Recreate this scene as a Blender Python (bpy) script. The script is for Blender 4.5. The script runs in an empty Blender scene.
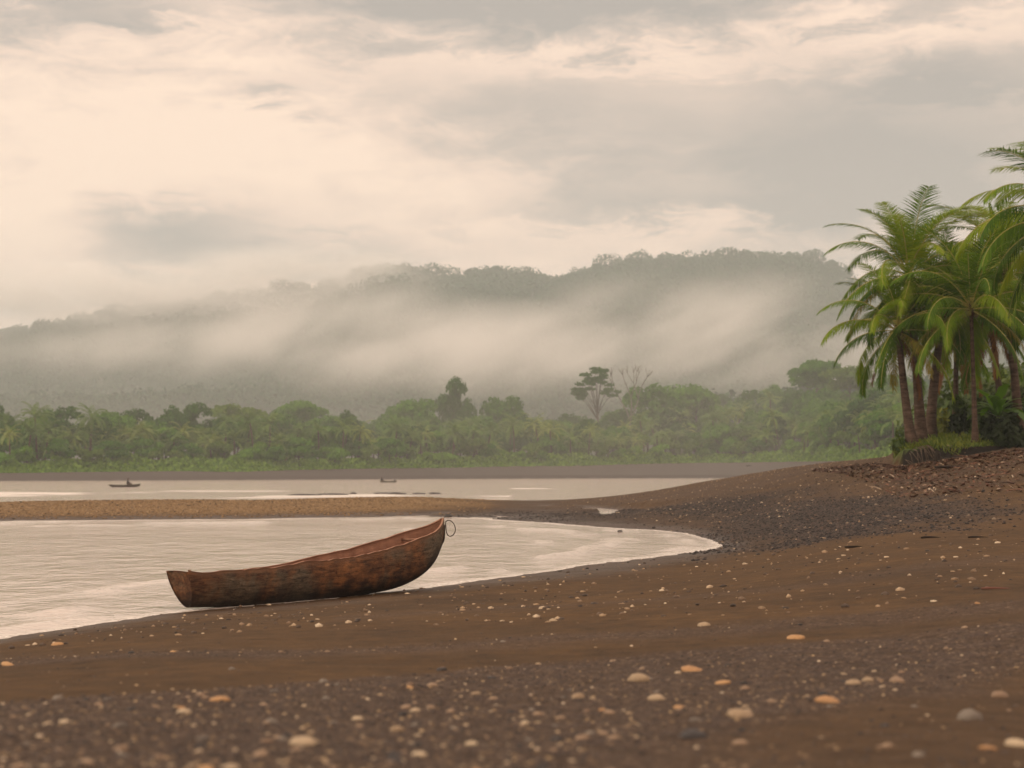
import bpy, bmesh, math, random
import numpy as np
from mathutils import Vector, Matrix

random.seed(11)
RNG = np.random.default_rng(11)
R = math.radians
sc = bpy.context.scene
COL = sc.collection

# ------------------------------------------------------------------ camera
F = 1750.0            # focal length in pixels of a 1024 wide frame
HZ = 471.0            # image row of the horizon
CAMZ = 2.0
def at(px, py, d):
    """world point at ground distance d (along +Y) seen at the photograph's px, py"""
    t = math.atan((HZ - 384) / F)
    cx, cy = (px - 512) / F, (384 - py) / F
    y = math.cos(t) - cy * math.sin(t)
    z = math.sin(t) + cy * math.cos(t)
    return Vector((cx / y * d, d, CAMZ + z / y * d))

cam_data = bpy.data.cameras.new("camera")
cam = bpy.data.objects.new("camera", cam_data)
COL.objects.link(cam)
cam.location = (0, 0, CAMZ)
cam.rotation_euler = (R(90) + math.atan((HZ - 384) / F), 0, 0)
cam_data.sensor_width = 36
cam_data.lens = F / 1024 * 36
cam_data.clip_start = 0.1
cam_data.clip_end = 20000
cam_data.dof.use_dof = True
cam_data.dof.focus_distance = 28
cam_data.dof.aperture_fstop = 2.3
sc.camera = cam

# ------------------------------------------------------------------ helpers
def tag(o, label=None, cat=None, group=None, kind=None):
    if label: o['label'] = label
    if cat: o['category'] = cat
    if group: o['group'] = group
    if kind: o['kind'] = kind
    return o

def link(o, parent=None):
    COL.objects.link(o)
    if parent is not None: o.parent = parent
    return o

def empty(name, loc, rz=0.0, s=1.0):
    o = bpy.data.objects.new(name, None)
    o.location = loc; o.rotation_euler = (0, 0, rz); o.scale = (s, s, s)
    o.empty_display_size = 0.3
    return link(o)

class MB:
    """collects vertices and faces, links them as one mesh object"""
    def __init__(s): s.v = []; s.f = []; s.n = 0
    def add(s, verts, faces):
        verts = np.asarray(verts, float).reshape(-1, 3)
        s.v.append(verts)
        s.f.append((np.asarray(faces, int) + s.n))
        s.n += len(verts)
    def tube(s, pts, rad, seg=8, cap=True):
        pts = [Vector(p) for p in pts]
        n = len(pts)
        V = []
        ref = Vector((0.31, 0.17, 0.93))
        for i in range(n):
            t = (pts[min(i + 1, n - 1)] - pts[max(i - 1, 0)]).normalized()
            a = t.cross(ref)
            if a.length < 1e-3: a = t.cross(Vector((1, 0, 0)))
            a.normalize(); b = t.cross(a)
            for k in range(seg):
                th = 2 * math.pi * k / seg
                V.append(pts[i] + (a * math.cos(th) + b * math.sin(th)) * rad[i])
        Fs = []
        for i in range(n - 1):
            for k in range(seg):
                k2 = (k + 1) % seg
                Fs.append((i * seg + k, i * seg + k2, (i + 1) * seg + k2, (i + 1) * seg + k))
        if cap:
            V.append(pts[0]); c0 = len(V) - 1
            V.append(pts[-1]); c1 = len(V) - 1
            for k in range(seg):
                k2 = (k + 1) % seg
                Fs.append((c0, k2, k, k)); Fs.append((c1, (n - 1) * seg + k, (n - 1) * seg + k2, (n - 1) * seg + k2))
        s.add([tuple(v) for v in V], Fs)
    def mesh(s, name, mat, smooth=True):
        V = np.concatenate(s.v); Fq = np.concatenate(s.f)
        me = bpy.data.meshes.new(name)
        if Fq.shape[1] == 4 and (Fq[:, 2] == Fq[:, 3]).any():
            me.from_pydata(V.tolist(), [], [tuple(f) if f[2] != f[3] else tuple(f[:3]) for f in Fq.tolist()])
        else:
            k = Fq.shape[1]
            me.vertices.add(len(V)); me.vertices.foreach_set('co', V.astype(np.float32).ravel())
            me.loops.add(Fq.size); me.loops.foreach_set('vertex_index', Fq.astype(np.int32).ravel())
            me.polygons.add(len(Fq))
            me.polygons.foreach_set('loop_start', np.arange(0, Fq.size, k, dtype=np.int32))
            me.update(calc_edges=True)
        if smooth: me.polygons.foreach_set('use_smooth', np.ones(len(me.polygons), bool))
        if mat: me.materials.append(mat)
        me.update()
        return me
    def build(s, name, mat, parent=None, smooth=True, loc=(0, 0, 0)):
        o = bpy.data.objects.new(name, s.mesh(name, mat, smooth))
        o.location = loc
        return link(o, parent)

def put(name, me, parent=None, loc=(0, 0, 0), rot=(0, 0, 0), scale=(1, 1, 1)):
    o = bpy.data.objects.new(name, me)
    o.location = loc; o.rotation_euler = rot; o.scale = scale
    return link(o, parent)

def copy_tree(o, parent=None):
    c = o.copy(); COL.objects.link(c); c.parent = parent
    for ch in list(o.children): copy_tree(ch, c)
    return c

# value noise ---------------------------------------------------------------
def _hash(ix, iy, seed):
    h = (ix.astype(np.int64) * 374761393 + iy.astype(np.int64) * 668265263 + seed * 974634777) & 0xFFFFFFFF
    h = ((h ^ (h >> 13)) * 1274126177) & 0xFFFFFFFF
    h = h ^ (h >> 16)
    return (h & 0xFFFFFF) / float(0xFFFFFF)
def vnoise(x, y, seed=0):
    x = np.asarray(x, float); y = np.asarray(y, float)
    ix = np.floor(x); iy = np.floor(y)
    fx = x - ix; fy = y - iy
    fx = fx * fx * (3 - 2 * fx); fy = fy * fy * (3 - 2 * fy)
    a = _hash(ix, iy, seed); b = _hash(ix + 1, iy, seed); c = _hash(ix, iy + 1, seed); d = _hash(ix + 1, iy + 1, seed)
    return (a + (b - a) * fx) * (1 - fy) + (c + (d - c) * fx) * fy
def fbm(x, y, seed=0, octv=4, gain=0.5):
    s = 0; a = 1; t = 0
    for k in range(octv):
        s = s + a * vnoise(x * 2 ** k + 13.7 * k, y * 2 ** k - 7.1 * k, seed + k); t += a; a *= gain
    return s / t
def sstep(a, b, x):
    t = np.clip((np.asarray(x, float) - a) / (b - a), 0, 1)
    return t * t * (3 - 2 * t)

# ------------------------------------------------------------------ materials
def new_mat(name):
    m = bpy.data.materials.new(name); m.use_nodes = True
    nt = m.node_tree
    return m, nt, nt.nodes, nt.links, nt.nodes['Principled BSDF']
def N(ns, typ, **kw):
    n = ns.new(typ)
    for k, v in kw.items():
        if k.startswith('i_'):
            n.inputs[k[2:].replace('_', ' ')].default_value = v
        else: setattr(n, k, v)
    return n
def ramp(ns, stops, interp='LINEAR'):
    n = ns.new('ShaderNodeValToRGB'); e = n.color_ramp.elements
    n.color_ramp.interpolation = interp
    while len(e) < len(stops): e.new(0.5)
    for el, (p, c) in zip(e, stops):
        el.position = p; el.color = (*c, 1)
    return n
def math_(nt, op, a, b=None, clamp=False):
    n = nt.nodes.new('ShaderNodeMath'); n.operation = op; n.use_clamp = clamp
    for i, v in enumerate((a, b)):
        if v is None: continue
        if isinstance(v, (int, float)): n.inputs[i].default_value = v
        else: nt.links.new(v, n.inputs[i])
    return n.outputs[0]
def mixc(nt, f, a, b, blend='MIX'):
    n = nt.nodes.new('ShaderNodeMix'); n.data_type = 'RGBA'; n.blend_type = blend
    for i, v in ((0, f), (6, a), (7, b)):
        if isinstance(v, (int, float)): n.inputs[i].default_value = v
        elif isinstance(v, tuple): n.inputs[i].default_value = (*v, 1)
        else: nt.links.new(v, n.inputs[i])
    return n.outputs[2]
def attr(ns, name):
    n = ns.new('ShaderNodeAttribute'); n.attribute_name = name
    return n.outputs['Fac']
def noise(nt, vec, scale, detail=4, rough=0.55):
    n = nt.nodes.new('ShaderNodeTexNoise')
    n.inputs['Scale'].default_value = scale; n.inputs['Detail'].default_value = detail
    n.inputs['Roughness'].default_value = rough
    if vec is not None: nt.links.new(vec, n.inputs['Vector'])
    return n.outputs['Fac']

def foliage_mat(name, cols, transl=0.35, rough=0.5, objvar=0.35, gloss=0.3):
    """leaf material: colour varies leaf by leaf and plant by plant, light passes through the blades"""
    m, nt, ns, ln, bs = new_mat(name)
    geo = ns.new('ShaderNodeNewGeometry'); oi = ns.new('ShaderNodeObjectInfo')
    f = math_(nt, 'ADD', math_(nt, 'MULTIPLY', geo.outputs['Random Per Island'], 1 - objvar),
              math_(nt, 'MULTIPLY', oi.outputs['Random'], objvar))
    rp = ramp(ns, [(i / (len(cols) - 1), c) for i, c in enumerate(cols)])
    ln.new(f, rp.inputs[0])
    ln.new(rp.outputs[0], bs.inputs['Base Color'])
    bs.inputs['Roughness'].default_value = rough
    bs.inputs['Specular IOR Level'].default_value = gloss
    tr = ns.new('ShaderNodeBsdfTranslucent')
    ln.new(mixc(nt, 1.0, rp.outputs[0], (1.35, 1.25, 0.55), 'MULTIPLY'), tr.inputs[0])
    mx = ns.new('ShaderNodeMixShader'); mx.inputs[0].default_value = transl
    ln.new(bs.outputs[0], mx.inputs[1]); ln.new(tr.outputs[0], mx.inputs[2])
    ln.new(mx.outputs[0], ns['Material Output'].inputs[0])
    return m

def stone_mat(name, stops, island=False):
    m, nt, ns, ln, bs = new_mat(name)
    if island: src = ns.new('ShaderNodeNewGeometry').outputs['Random Per Island']
    else: src = ns.new('ShaderNodeObjectInfo').outputs['Random']
    tc = ns.new('ShaderNodeTexCoord')
    rp = ramp(ns, stops); ln.new(src, rp.inputs[0])
    nz = noise(nt, tc.outputs['Object'], 9 if not island else 40, 5)
    r2 = ramp(ns, [(0.3, (0.62, 0.6, 0.58)), (0.7, (1.1, 1.08, 1.05))]); ln.new(nz, r2.inputs[0])
    ln.new(mixc(nt, 1.0, rp.outputs[0], r2.outputs[0], 'MULTIPLY'), bs.inputs['Base Color'])
    bs.inputs['Roughness'].default_value = 0.62
    bs.inputs['Specular IOR Level'].default_value = 0.3
    return m

# ------------------------------------------------------------------ terrain heights
def UV(x, y):
    yy = np.maximum(np.asarray(y, float) + 10, 1.0)
    return np.asarray(x, float) / yy * 4.0, np.log(yy) * 0.9
_c = []
def C(px, py, d):
    p = at(px, py, d); _c.append((p.x, p.y, p.z))
def W(px, py):                      # a point of the water's edge
    d = CAMZ * F / (py - HZ); _c.append(((px - 512) / F * d, d, 0.0))
for q in [(-60, 648), (0, 638), (80, 626), (170, 613), (240, 606.5), (300, 601), (400, 590), (500, 577), (600, 563), (660, 555.5), (700, 550), (718, 546),
          (706, 539), (690, 534), (660, 530), (620, 528), (560, 523), (500, 519), (440, 517), (400, 516.5), (300, 518), (200, 519), (100, 520), (0, 521), (-80, 522),
          (-80, 503), (0, 502), (100, 500.5), (200, 499), (300, 497.5), (400, 496), (480, 495.6), (530, 494.6)]: W(*q)
for q in [(1024, 768, 5.4), (512, 768, 5.2), (0, 768, 5.0), (1300, 768, 5.5), (-250, 768, 5),
          (0, 690, 9.6), (512, 690, 9.5), (1024, 690, 9.4), (0, 660, 15), (250, 640, 15.5), (512, 640, 14.5), (800, 640, 13), (1024, 640, 12),
          (512, 605, 22), (700, 600, 20), (850, 600, 17.5), (1024, 600, 15.5), (700, 575, 30), (1024, 560, 24), (850, 560, 27), (1024, 540, 31),
          (850, 545, 34), (850, 520, 48), (850, 500, 60), (850, 480, 72), (850, 463.5, 86), (780, 545, 42), (780, 520, 56), (780, 500, 70), (780, 480, 86),
          (780, 470, 102), (700, 520, 63), (700, 505, 75), (700, 490, 96), (700, 480, 122), (600, 516, 73), (600, 506, 90), (600, 496, 118), (610, 489, 150),
          (520, 512, 82), (520, 504, 100), (1024, 500, 46), (1024, 472, 60), (1024, 455, 67), (1024, 447, 74), (930, 500, 52), (930, 475, 66), (930, 458, 74), (930, 451, 80),
          (900, 456, 82), (1300, 560, 24), (1300, 480, 46), (1300, 445, 68), (1300, 430, 90), (1024, 446, 100), (930, 455, 100)]: C(*q)
for q in [(-10, 45, -.5), (0, 50, -.28), (-15, 60, -.4), (-8, 30, -.3), (-20, 40, -.6), (3, 50, -.12), (-4, 35, -.22), (-30, 55, -.5), (-9, 66, -.2), (-3, 62, -.2),
          (-30, 180, -1), (-5, 200, -1), (-70, 150, -1), (-20, 150, -.6), (6, 210, -.5), (-60, 220, -1), (-14, 92, .38), (-24, 92, .38), (-5, 92, .36), (-2, 105, .22),
          (-15, 105, .22), (0, -8, 1.5), (-20, 0, .8), (-20, 12, .1), (25, 0, 2.0), (-45, 92, .35), (40, 20, 2.5), (50, 60, 3.4), (20, 170, .5), (12, 140, .9), (25, 130, 2.4), (45, 120, 3.4)]: _c.append(q)
_c = np.array(_c)
_cu, _cv = UV(_c[:, 0], _c[:, 1])
def _k(r2): return 0.5 * r2 * np.log(r2 + 1e-9)
_n = len(_c)
_A = np.zeros((_n + 3, _n + 3))
_A[:_n, :_n] = _k((_cu[:, None] - _cu) ** 2 + (_cv[:, None] - _cv) ** 2) + np.eye(_n) * 2e-4
_A[:_n, _n] = 1; _A[:_n, _n + 1] = _cu; _A[:_n, _n + 2] = _cv
_A[_n:, :_n] = _A[:_n, _n:].T
_w = np.linalg.solve(_A, np.concatenate([_c[:, 2], np.zeros(3)]))
def tps(x, y):
    u, v = UV(x, y)
    u = np.clip(u, -2.2, 2.2)
    out = np.full(u.shape, _w[_n]) + _w[_n + 1] * u + _w[_n + 2] * v
    for i in range(_n): out = out + _w[i] * _k((u - _cu[i]) ** 2 + (v - _cv[i]) ** 2)
    return out

_SU = [-3, -.6, -.30, -.15, 0, .107, .16, .19, .225, .25, .3, 3]
_SD = [500, 380, 345, 385, 452, 480, 450, 400, 330, 110, 90, 90]
_BZ = [1.6, 1.6, 1.6, 2.1, 3.3, 4.5, 4.6, 4.6, 4.4, 3.4, 3.4, 3.4]
_RP = np.array([(-900, 330), (-400, 345), (0, 331), (100, 314), (200, 299), (270, 291), (330, 282), (372, 270), (400, 266), (440, 274), (480, 271), (520, 269), (560, 275), (600, 265),
                (640, 258), (700, 252), (760, 253), (805, 253), (835, 264), (880, 292), (960, 330), (1100, 350), (2500, 300)], float)
RIDGE_D = 2200.0
def ridge(u):
    px = 512 + F * u
    return 2 + (HZ - np.interp(px, _RP[:, 0], _RP[:, 1])) / F * RIDGE_D - 13
def far_z(x, y):
    y = np.maximum(y, 1.0); u = x / y
    Ds = np.interp(u, _SU, _SD) + 7 * (vnoise(u * 25, u * 0, 5) - .5)
    bz = np.interp(u, _SU, _BZ)
    s = y - Ds
    sea = np.maximum(-2.5, s * .03)
    w = 26 + 30 * sstep(.02, .12, u)
    beach = bz * np.minimum(np.clip(s / w, 0, 1) * 1.15, 1)
    inland = np.maximum(s - w, 0)
    slope = .018 + .075 * sstep(.02, .17, u)
    land = np.minimum(inland, 240) * slope + np.maximum(inland - 240, 0) * .012
    hill = np.zeros_like(y)
    n1 = fbm(x / 380, y / 520, 31, 4) - .5
    t = np.clip((y - 1000) / (RIDGE_D - 1000), 0, 1)
    prof = t ** 1.25
    back = 1 - .7 * sstep(RIDGE_D, RIDGE_D + 900, y)
    hill = ridge(u) * prof * back + n1 * 130 * np.sin(np.pi * np.clip(t, 0, 1)) * sstep(0, .4, t)
    hill = np.maximum(hill, 0) * sstep(980, 1250, y)
    flat = (beach + land) * (1 - sstep(900, 1500, y))
    return np.where(s < 0, sea, flat + hill)
# the grassy bank the palms stand on
_bk = [at(889, 452, 76.5), at(900, 452, 73.4), at(930, 452, 72.6), at(960, 452, 71.4), at(1000, 450, 73), at(1060, 450, 75)]
_bkx = np.array([p.x / p.y for p in _bk]); _bky = np.array([p.y for p in _bk])
def bank_edge(x, q):
    return np.interp(q, _bkx, _bky) + .5 * (vnoise(x * 1.1, x * 0 + 3, 4) - .5)
def bank(x, y):
    q = x / np.maximum(y, 1.0)
    e = bank_edge(x, q)
    h = np.interp(q, [_bkx[0], _bkx[0] + .007, _bkx[2], _bkx[3], _bkx[4]], [0, .60, .55, .38, .15])
    return h * sstep(0, .4, y - e) * (1 - sstep(98, 112, y))
def ground_z(x, y, detail=True):
    x = np.asarray(x, float); y = np.asarray(y, float)
    b = sstep(105, 215, y)
    zn = tps(x, np.minimum(y, 240))
    zf = far_z(x, y)
    z = zn * (1 - b) + zf * b
    z = z + bank(x, y)
    if detail:
        near = 1 - sstep(120, 240, y)
        lowland = .25 + .75 * sstep(.02, .5, z)
        z = z + near * lowland * (.10 * (fbm(x * .22, y * .16, 3, 3) - .5) + .035 * (fbm(x * 1.1, y * .8, 8, 3) - .5))
        z = z + near * .016 * (fbm(x * 5, y * 5, 21, 2) - .5)
        z = z + near * .05 * (fbm(x * .6, y * .35, 77, 3) - .5) * np.exp(-((z - .08) / .12) ** 2) * sstep(58, 70, y)
        pud = np.exp(-((x - 2.6 - .10 * (y - 86)) / 5.0) ** 2 - ((y - 87) / 9.0) ** 2)
        z = z - .42 * pud * sstep(.52, .66, fbm(x * .42 + 3, y * .17, 91, 3))
    return z
def gz(x, y): return float(ground_z(np.array([x]), np.array([y]))[0])
_ds = np.concatenate([np.arange(4, 60, .08), np.arange(60, 260, .25), np.arange(260, 700, 1.0)])
def hit(px, py):
    """where the line of sight through px, py meets the ground"""
    p = at(px, py, 1.0) - Vector((0, 0, CAMZ))
    zs = ground_z(p.x * _ds, _ds, False)
    k = np.argmax(zs > CAMZ + p.z * _ds)
    d = _ds[k]
    return Vector((p.x * d, d, gz(p.x * d, d)))

# gravel bands: lines on the sand given by their ends
def band_line(pts):
    P = [hit(*q) for q in pts]
    return np.array([p.x for p in P]), np.array([p.y for p in P])
L1 = band_line([(-100, 709), (0, 702), (256, 684), (512, 664), (762, 646), (1024, 622), (1200, 606)])   # upper edge of the wide grey gravel band
L2 = band_line([(-100, 668), (0, 664), (256, 652), (512, 641), (762, 626), (1024, 604), (1200, 590)])   # thin wrack line above it
L3 = band_line([(500, 775), (700, 740), (860, 710), (1024, 672), (1200, 640)])                            # lower edge on the right

_sp = [hit(*q) for q in [(722, 552), (800, 546), (905, 531), (985, 511), (900, 500), (760, 498), (690, 507)]]
def shingle_mask(x, y):
    """soft membership of the dark shingle patch beyond the lagoon's end"""
    sd = np.full(np.shape(x), 1e9)
    for a, b in zip(_sp, _sp[1:] + _sp[:1]):
        L = math.hypot(b.x - a.x, b.y - a.y)
        sd = np.minimum(sd, ((b.x - a.x) * (y - a.y) - (b.y - a.y) * (x - a.x)) / L)
    return sstep(-2.2, 2.2, sd + 4.5 * (fbm(x * .45, y * .25, 61, 3) - .5))
def rows():
    ys = list(np.linspace(-14, 2.5, 18)); y = 3.0
    while y < 4300:
        ys.append(y); y = y + .13 if 68 < y < 80 else y * 1.0092 + .012
    return np.array(ys)
def cols():
    a = np.arange(-.50, .5001, .0026)
    s = [.55, .62, .7, .8, .95, 1.2, 1.6, 2.2, 3.0]
    return np.concatenate([-np.array(s[::-1]), a, np.array(s)])
ys, us = rows(), cols()
GX = us[None, :] * (ys[:, None] * .93 + 16 * np.exp(-ys[:, None] / 60) + 0 * ys[:, None])
GX = us[None, :] * np.maximum(ys[:, None], 0) + us[None, :] * 10
GY = np.repeat(ys[:, None], len(us), 1)
GZ = ground_z(GX.ravel(), GY.ravel()).reshape(GX.shape)

def grid_faces(nr, nc):
    i = np.arange(nr - 1)[:, None] * nc + np.arange(nc - 1)[None, :]
    return np.stack([i, i + 1, i + nc + 1, i + nc], -1).reshape(-1, 4)

# ground material -----------------------------------------------------------
def ground_material():
    m, nt, ns, ln, bs = new_mat("beach_ground")
    tc = ns.new('ShaderNodeTexCoord'); P = tc.outputs['Object']
    mp = N(ns, 'ShaderNodeMapping'); mp.inputs['Scale'].default_value = (1, 1, .25); ln.new(P, mp.inputs[0]); P = mp.outputs[0]
    n1 = noise(nt, P, .35, 5); n2 = noise(nt, P, 4, 6, .65); n3 = noise(nt, P, 38, 5, .7)
    r = ramp(ns, [(.28, (.041, .0215, .0062)), (.55, (.079, .0425, .0130)), (.78, (.110, .0635, .0220))]); ln.new(n2, r.inputs[0])
    r1 = ramp(ns, [(.3, (.66, .64, .63)), (.7, (1.18, 1.16, 1.14))]); ln.new(n1, r1.inputs[0])
    sand = mixc(nt, 1.0, r.outputs[0], r1.outputs[0], 'MULTIPLY')
    r3 = ramp(ns, [(.3, (.55, .55, .58)), (.62, (1.15, 1.13, 1.1))]); ln.new(n3, r3.inputs[0])
    sand = mixc(nt, 1.0, sand, r3.outputs[0], 'MULTIPLY')
    sand = mixc(nt, attr(ns, 'farsand'), sand, (.058, .046, .042))
    # fine gravel: cells of mixed grey, brown and buff
    v = N(ns, 'ShaderNodeTexVoronoi'); v.inputs['Scale'].default_value = 38; ln.new(P, v.inputs['Vector'])
    sep = ns.new('ShaderNodeSeparateColor'); ln.new(v.outputs['Color'], sep.inputs[0])
    rg = ramp(ns, [(0, (.036, .024, .019)), (.5, (.066, .043, .033)), (.8, (.092, .061, .043)), (.93, (.14, .095, .062)), (1, (.24, .17, .115))]); ln.new(sep.outputs[0], rg.inputs[0])
    gsoft = math_(nt, 'MULTIPLY', attr(ns, 'gravel'), math_(nt, 'MULTIPLY_ADD', n2, 1.0), True)
    nmix = ramp(ns, [(.36, (0, 0, 0)), (.58, (1, 1, 1))]); ln.new(n2, nmix.inputs[0])
    gfac = math_(nt, 'MULTIPLY', attr(ns, 'gravel'), math_(nt, 'ADD', math_(nt, 'MULTIPLY', nmix.outputs[0], .5), .5), True)
    col = mixc(nt, gfac, sand, rg.outputs[0])
    # dark shingle
    v2 = N(ns, 'ShaderNodeTexVoronoi'); v2.inputs['Scale'].default_value = 15; ln.new(P, v2.inputs['Vector'])
    sp2 = ns.new('ShaderNodeSeparateColor'); ln.new(v2.outputs['Color'], sp2.inputs[0])
    rs = ramp(ns, [(0, (.014, .0105, .010)), (.6, (.038, .028, .024)), (.9, (.074, .052, .040)), (1, (.13, .095, .07))]); ln.new(sp2.outputs[0], rs.inputs[0])
    col = mixc(nt, attr(ns, 'shingle'), col, rs.outputs[0])
    # ochre gravel bar
    ro = ramp(ns, [(0, (.07, .042, .02)), (.35, (.16, .095, .038)), (.75, (.24, .145, .06)), (1, (.34, .24, .13))]); ln.new(sp2.outputs[0], ro.inputs[0])
    col = mixc(nt, attr(ns, 'ochre'), col, ro.outputs[0])
    # grass and forest floor
    rgz = ramp(ns, [(.3, (.035, .065, .012)), (.7, (.10, .15, .03))]); ln.new(n2, rgz.inputs[0])
    col = mixc(nt, attr(ns, 'grass'), col, rgz.outputs[0])
    rfo = ramp(ns, [(.3, (.014, .026, .012)), (.7, (.03, .05, .02))]); ln.new(n1, rfo.inputs[0])
    col = mixc(nt, attr(ns, 'forest'), col, rfo.outputs[0])
    col = mixc(nt, math_(nt, 'MULTIPLY', attr(ns, 'wet'), .9), col, mixc(nt, 1.0, col, (.60, .56, .55), 'MULTIPLY'))
    col = mixc(nt, attr(ns, 'soil'), col, (.0085, .006, .0045))
    ln.new(col, bs.inputs['Base Color'])
    rr = math_(nt, 'SUBTRACT', .9, math_(nt, 'MULTIPLY', attr(ns, 'wet'), .42))
    ln.new(rr, bs.inputs['Roughness'])
    bs.inputs['Specular IOR Level'].default_value = .25
    h = math_(nt, 'ADD', math_(nt, 'MULTIPLY', n3, .6), math_(nt, 'MULTIPLY', n2, 1.0))
    vv = math_(nt, 'MULTIPLY', v.outputs['Distance'], math_(nt, 'MULTIPLY', attr(ns, 'gravel'), -1.6))
    h = math_(nt, 'ADD', h, vv)
    h = math_(nt, 'ADD', h, math_(nt, 'MULTIPLY', v2.outputs['Distance'], math_(nt, 'MULTIPLY', math_(nt, 'ADD', attr(ns, 'ochre'), attr(ns, 'shingle')), -3.0)))
    b = N(ns, 'ShaderNodeBump'); b.inputs['Strength'].default_value = .9; b.inputs['Distance'].default_value = .03
    ln.new(h, b.inputs['Height']); ln.new(b.outputs[0], bs.inputs['Normal'])
    return m

def build_ground():
    mb = MB(); mb.add(np.stack([GX, GY, GZ], -1).reshape(-1, 3), grid_faces(*GX.shape))
    o = mb.build("ground", ground_material())
    tag(o, "dark brown volcanic sand beach rising from the lagoon, running on to the far forested shore", "beach", kind="structure")
    x, y, z = GX.ravel(), GY.ravel(), GZ.ravel()
    u = x / np.maximum(y, 1)
    n = fbm(x * .9, y * .9, 15, 4) - .5
    nl = fbm(x * .25, y * .25, 16, 3) - .5
    e1 = np.interp(x, *L1); e2 = np.interp(x, *L2); e3 = np.interp(x, *L3)
    yy = y + n * .9
    g = sstep(.35, -.35, yy - e1) * (y > 0)
    g = g * (1 - .85 * (sstep(-.6, .6, e3 - yy) * sstep(0, 1.2, x)))
    g2 = np.exp(-((yy - e2 + .3) / (.55 + .05 * np.abs(x))) ** 2) * .75
    strips = np.exp(-((yy - np.interp(x, *L2) - 6.5) / .8) ** 2) * .45
    gravel = np.clip(np.maximum.reduce([g, g2, strips * (x > -2)]), 0, 1) * (y < 40) + .75 * sstep(50, 62, y) * (1 - sstep(125, 160, y)) * (x > -1) * (.4 + .6 * sstep(-.2, .3, nl + n))
    gravel = np.clip(gravel, 0, 1)
    # dark shingle patch above the lagoon's end, and the stony spit
    pa = hit(850, 520); pb = hit(620, 513)
    sh = shingle_mask(x, y) * (y > 0)
    sh2 = np.exp(-((x - pb.x) / 8) ** 4 - ((y - pb.y) / 6.5) ** 2)
    sh = np.clip(sh + (sh2 * .8 + (n + nl) * .9) * (sh2 > .05), 0, 1)
    oc = sstep(1.0, -6.5, x + nl * 9) * sstep(.05, .2, z) * (y > 55) * (y < 190)
    gl = sstep(0, .3, bank(x, y) - .2) * (y > 60) * (y < 140)
    lands = y - np.interp(u, _SU, _SD)
    wdt = 26 + 30 * sstep(.02, .12, u)
    gf = sstep(-4, 3, lands - wdt + 8 * n) * (y > 200) * (1 - sstep(18, 40, lands - wdt))
    fo = sstep(10, 30, lands - wdt) * (y > 200)
    soil = np.zeros_like(x)
    be = bank_edge(x, u)
    soil = sstep(-.35, -.05, y - be) * (1 - sstep(.34, .46, y - be)) * (u > _bkx[0] + .001) * (bank(x, y + .6) > .15)
    wet = sstep(.16, .02, z + .10 * n) * (y < 700)
    for nm, a in (('gravel', gravel), ('shingle', sh), ('ochre', oc), ('grass', np.maximum(gl, gf)), ('forest', fo), ('wet', wet), ('soil', soil), ('farsand', sstep(150, 260, y) * (1 - fo))):
        at_ = o.data.attributes.new(nm, 'FLOAT', 'POINT'); at_.data.foreach_set('value', a.astype(np.float32))
    return o
ground = build_ground()

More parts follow.
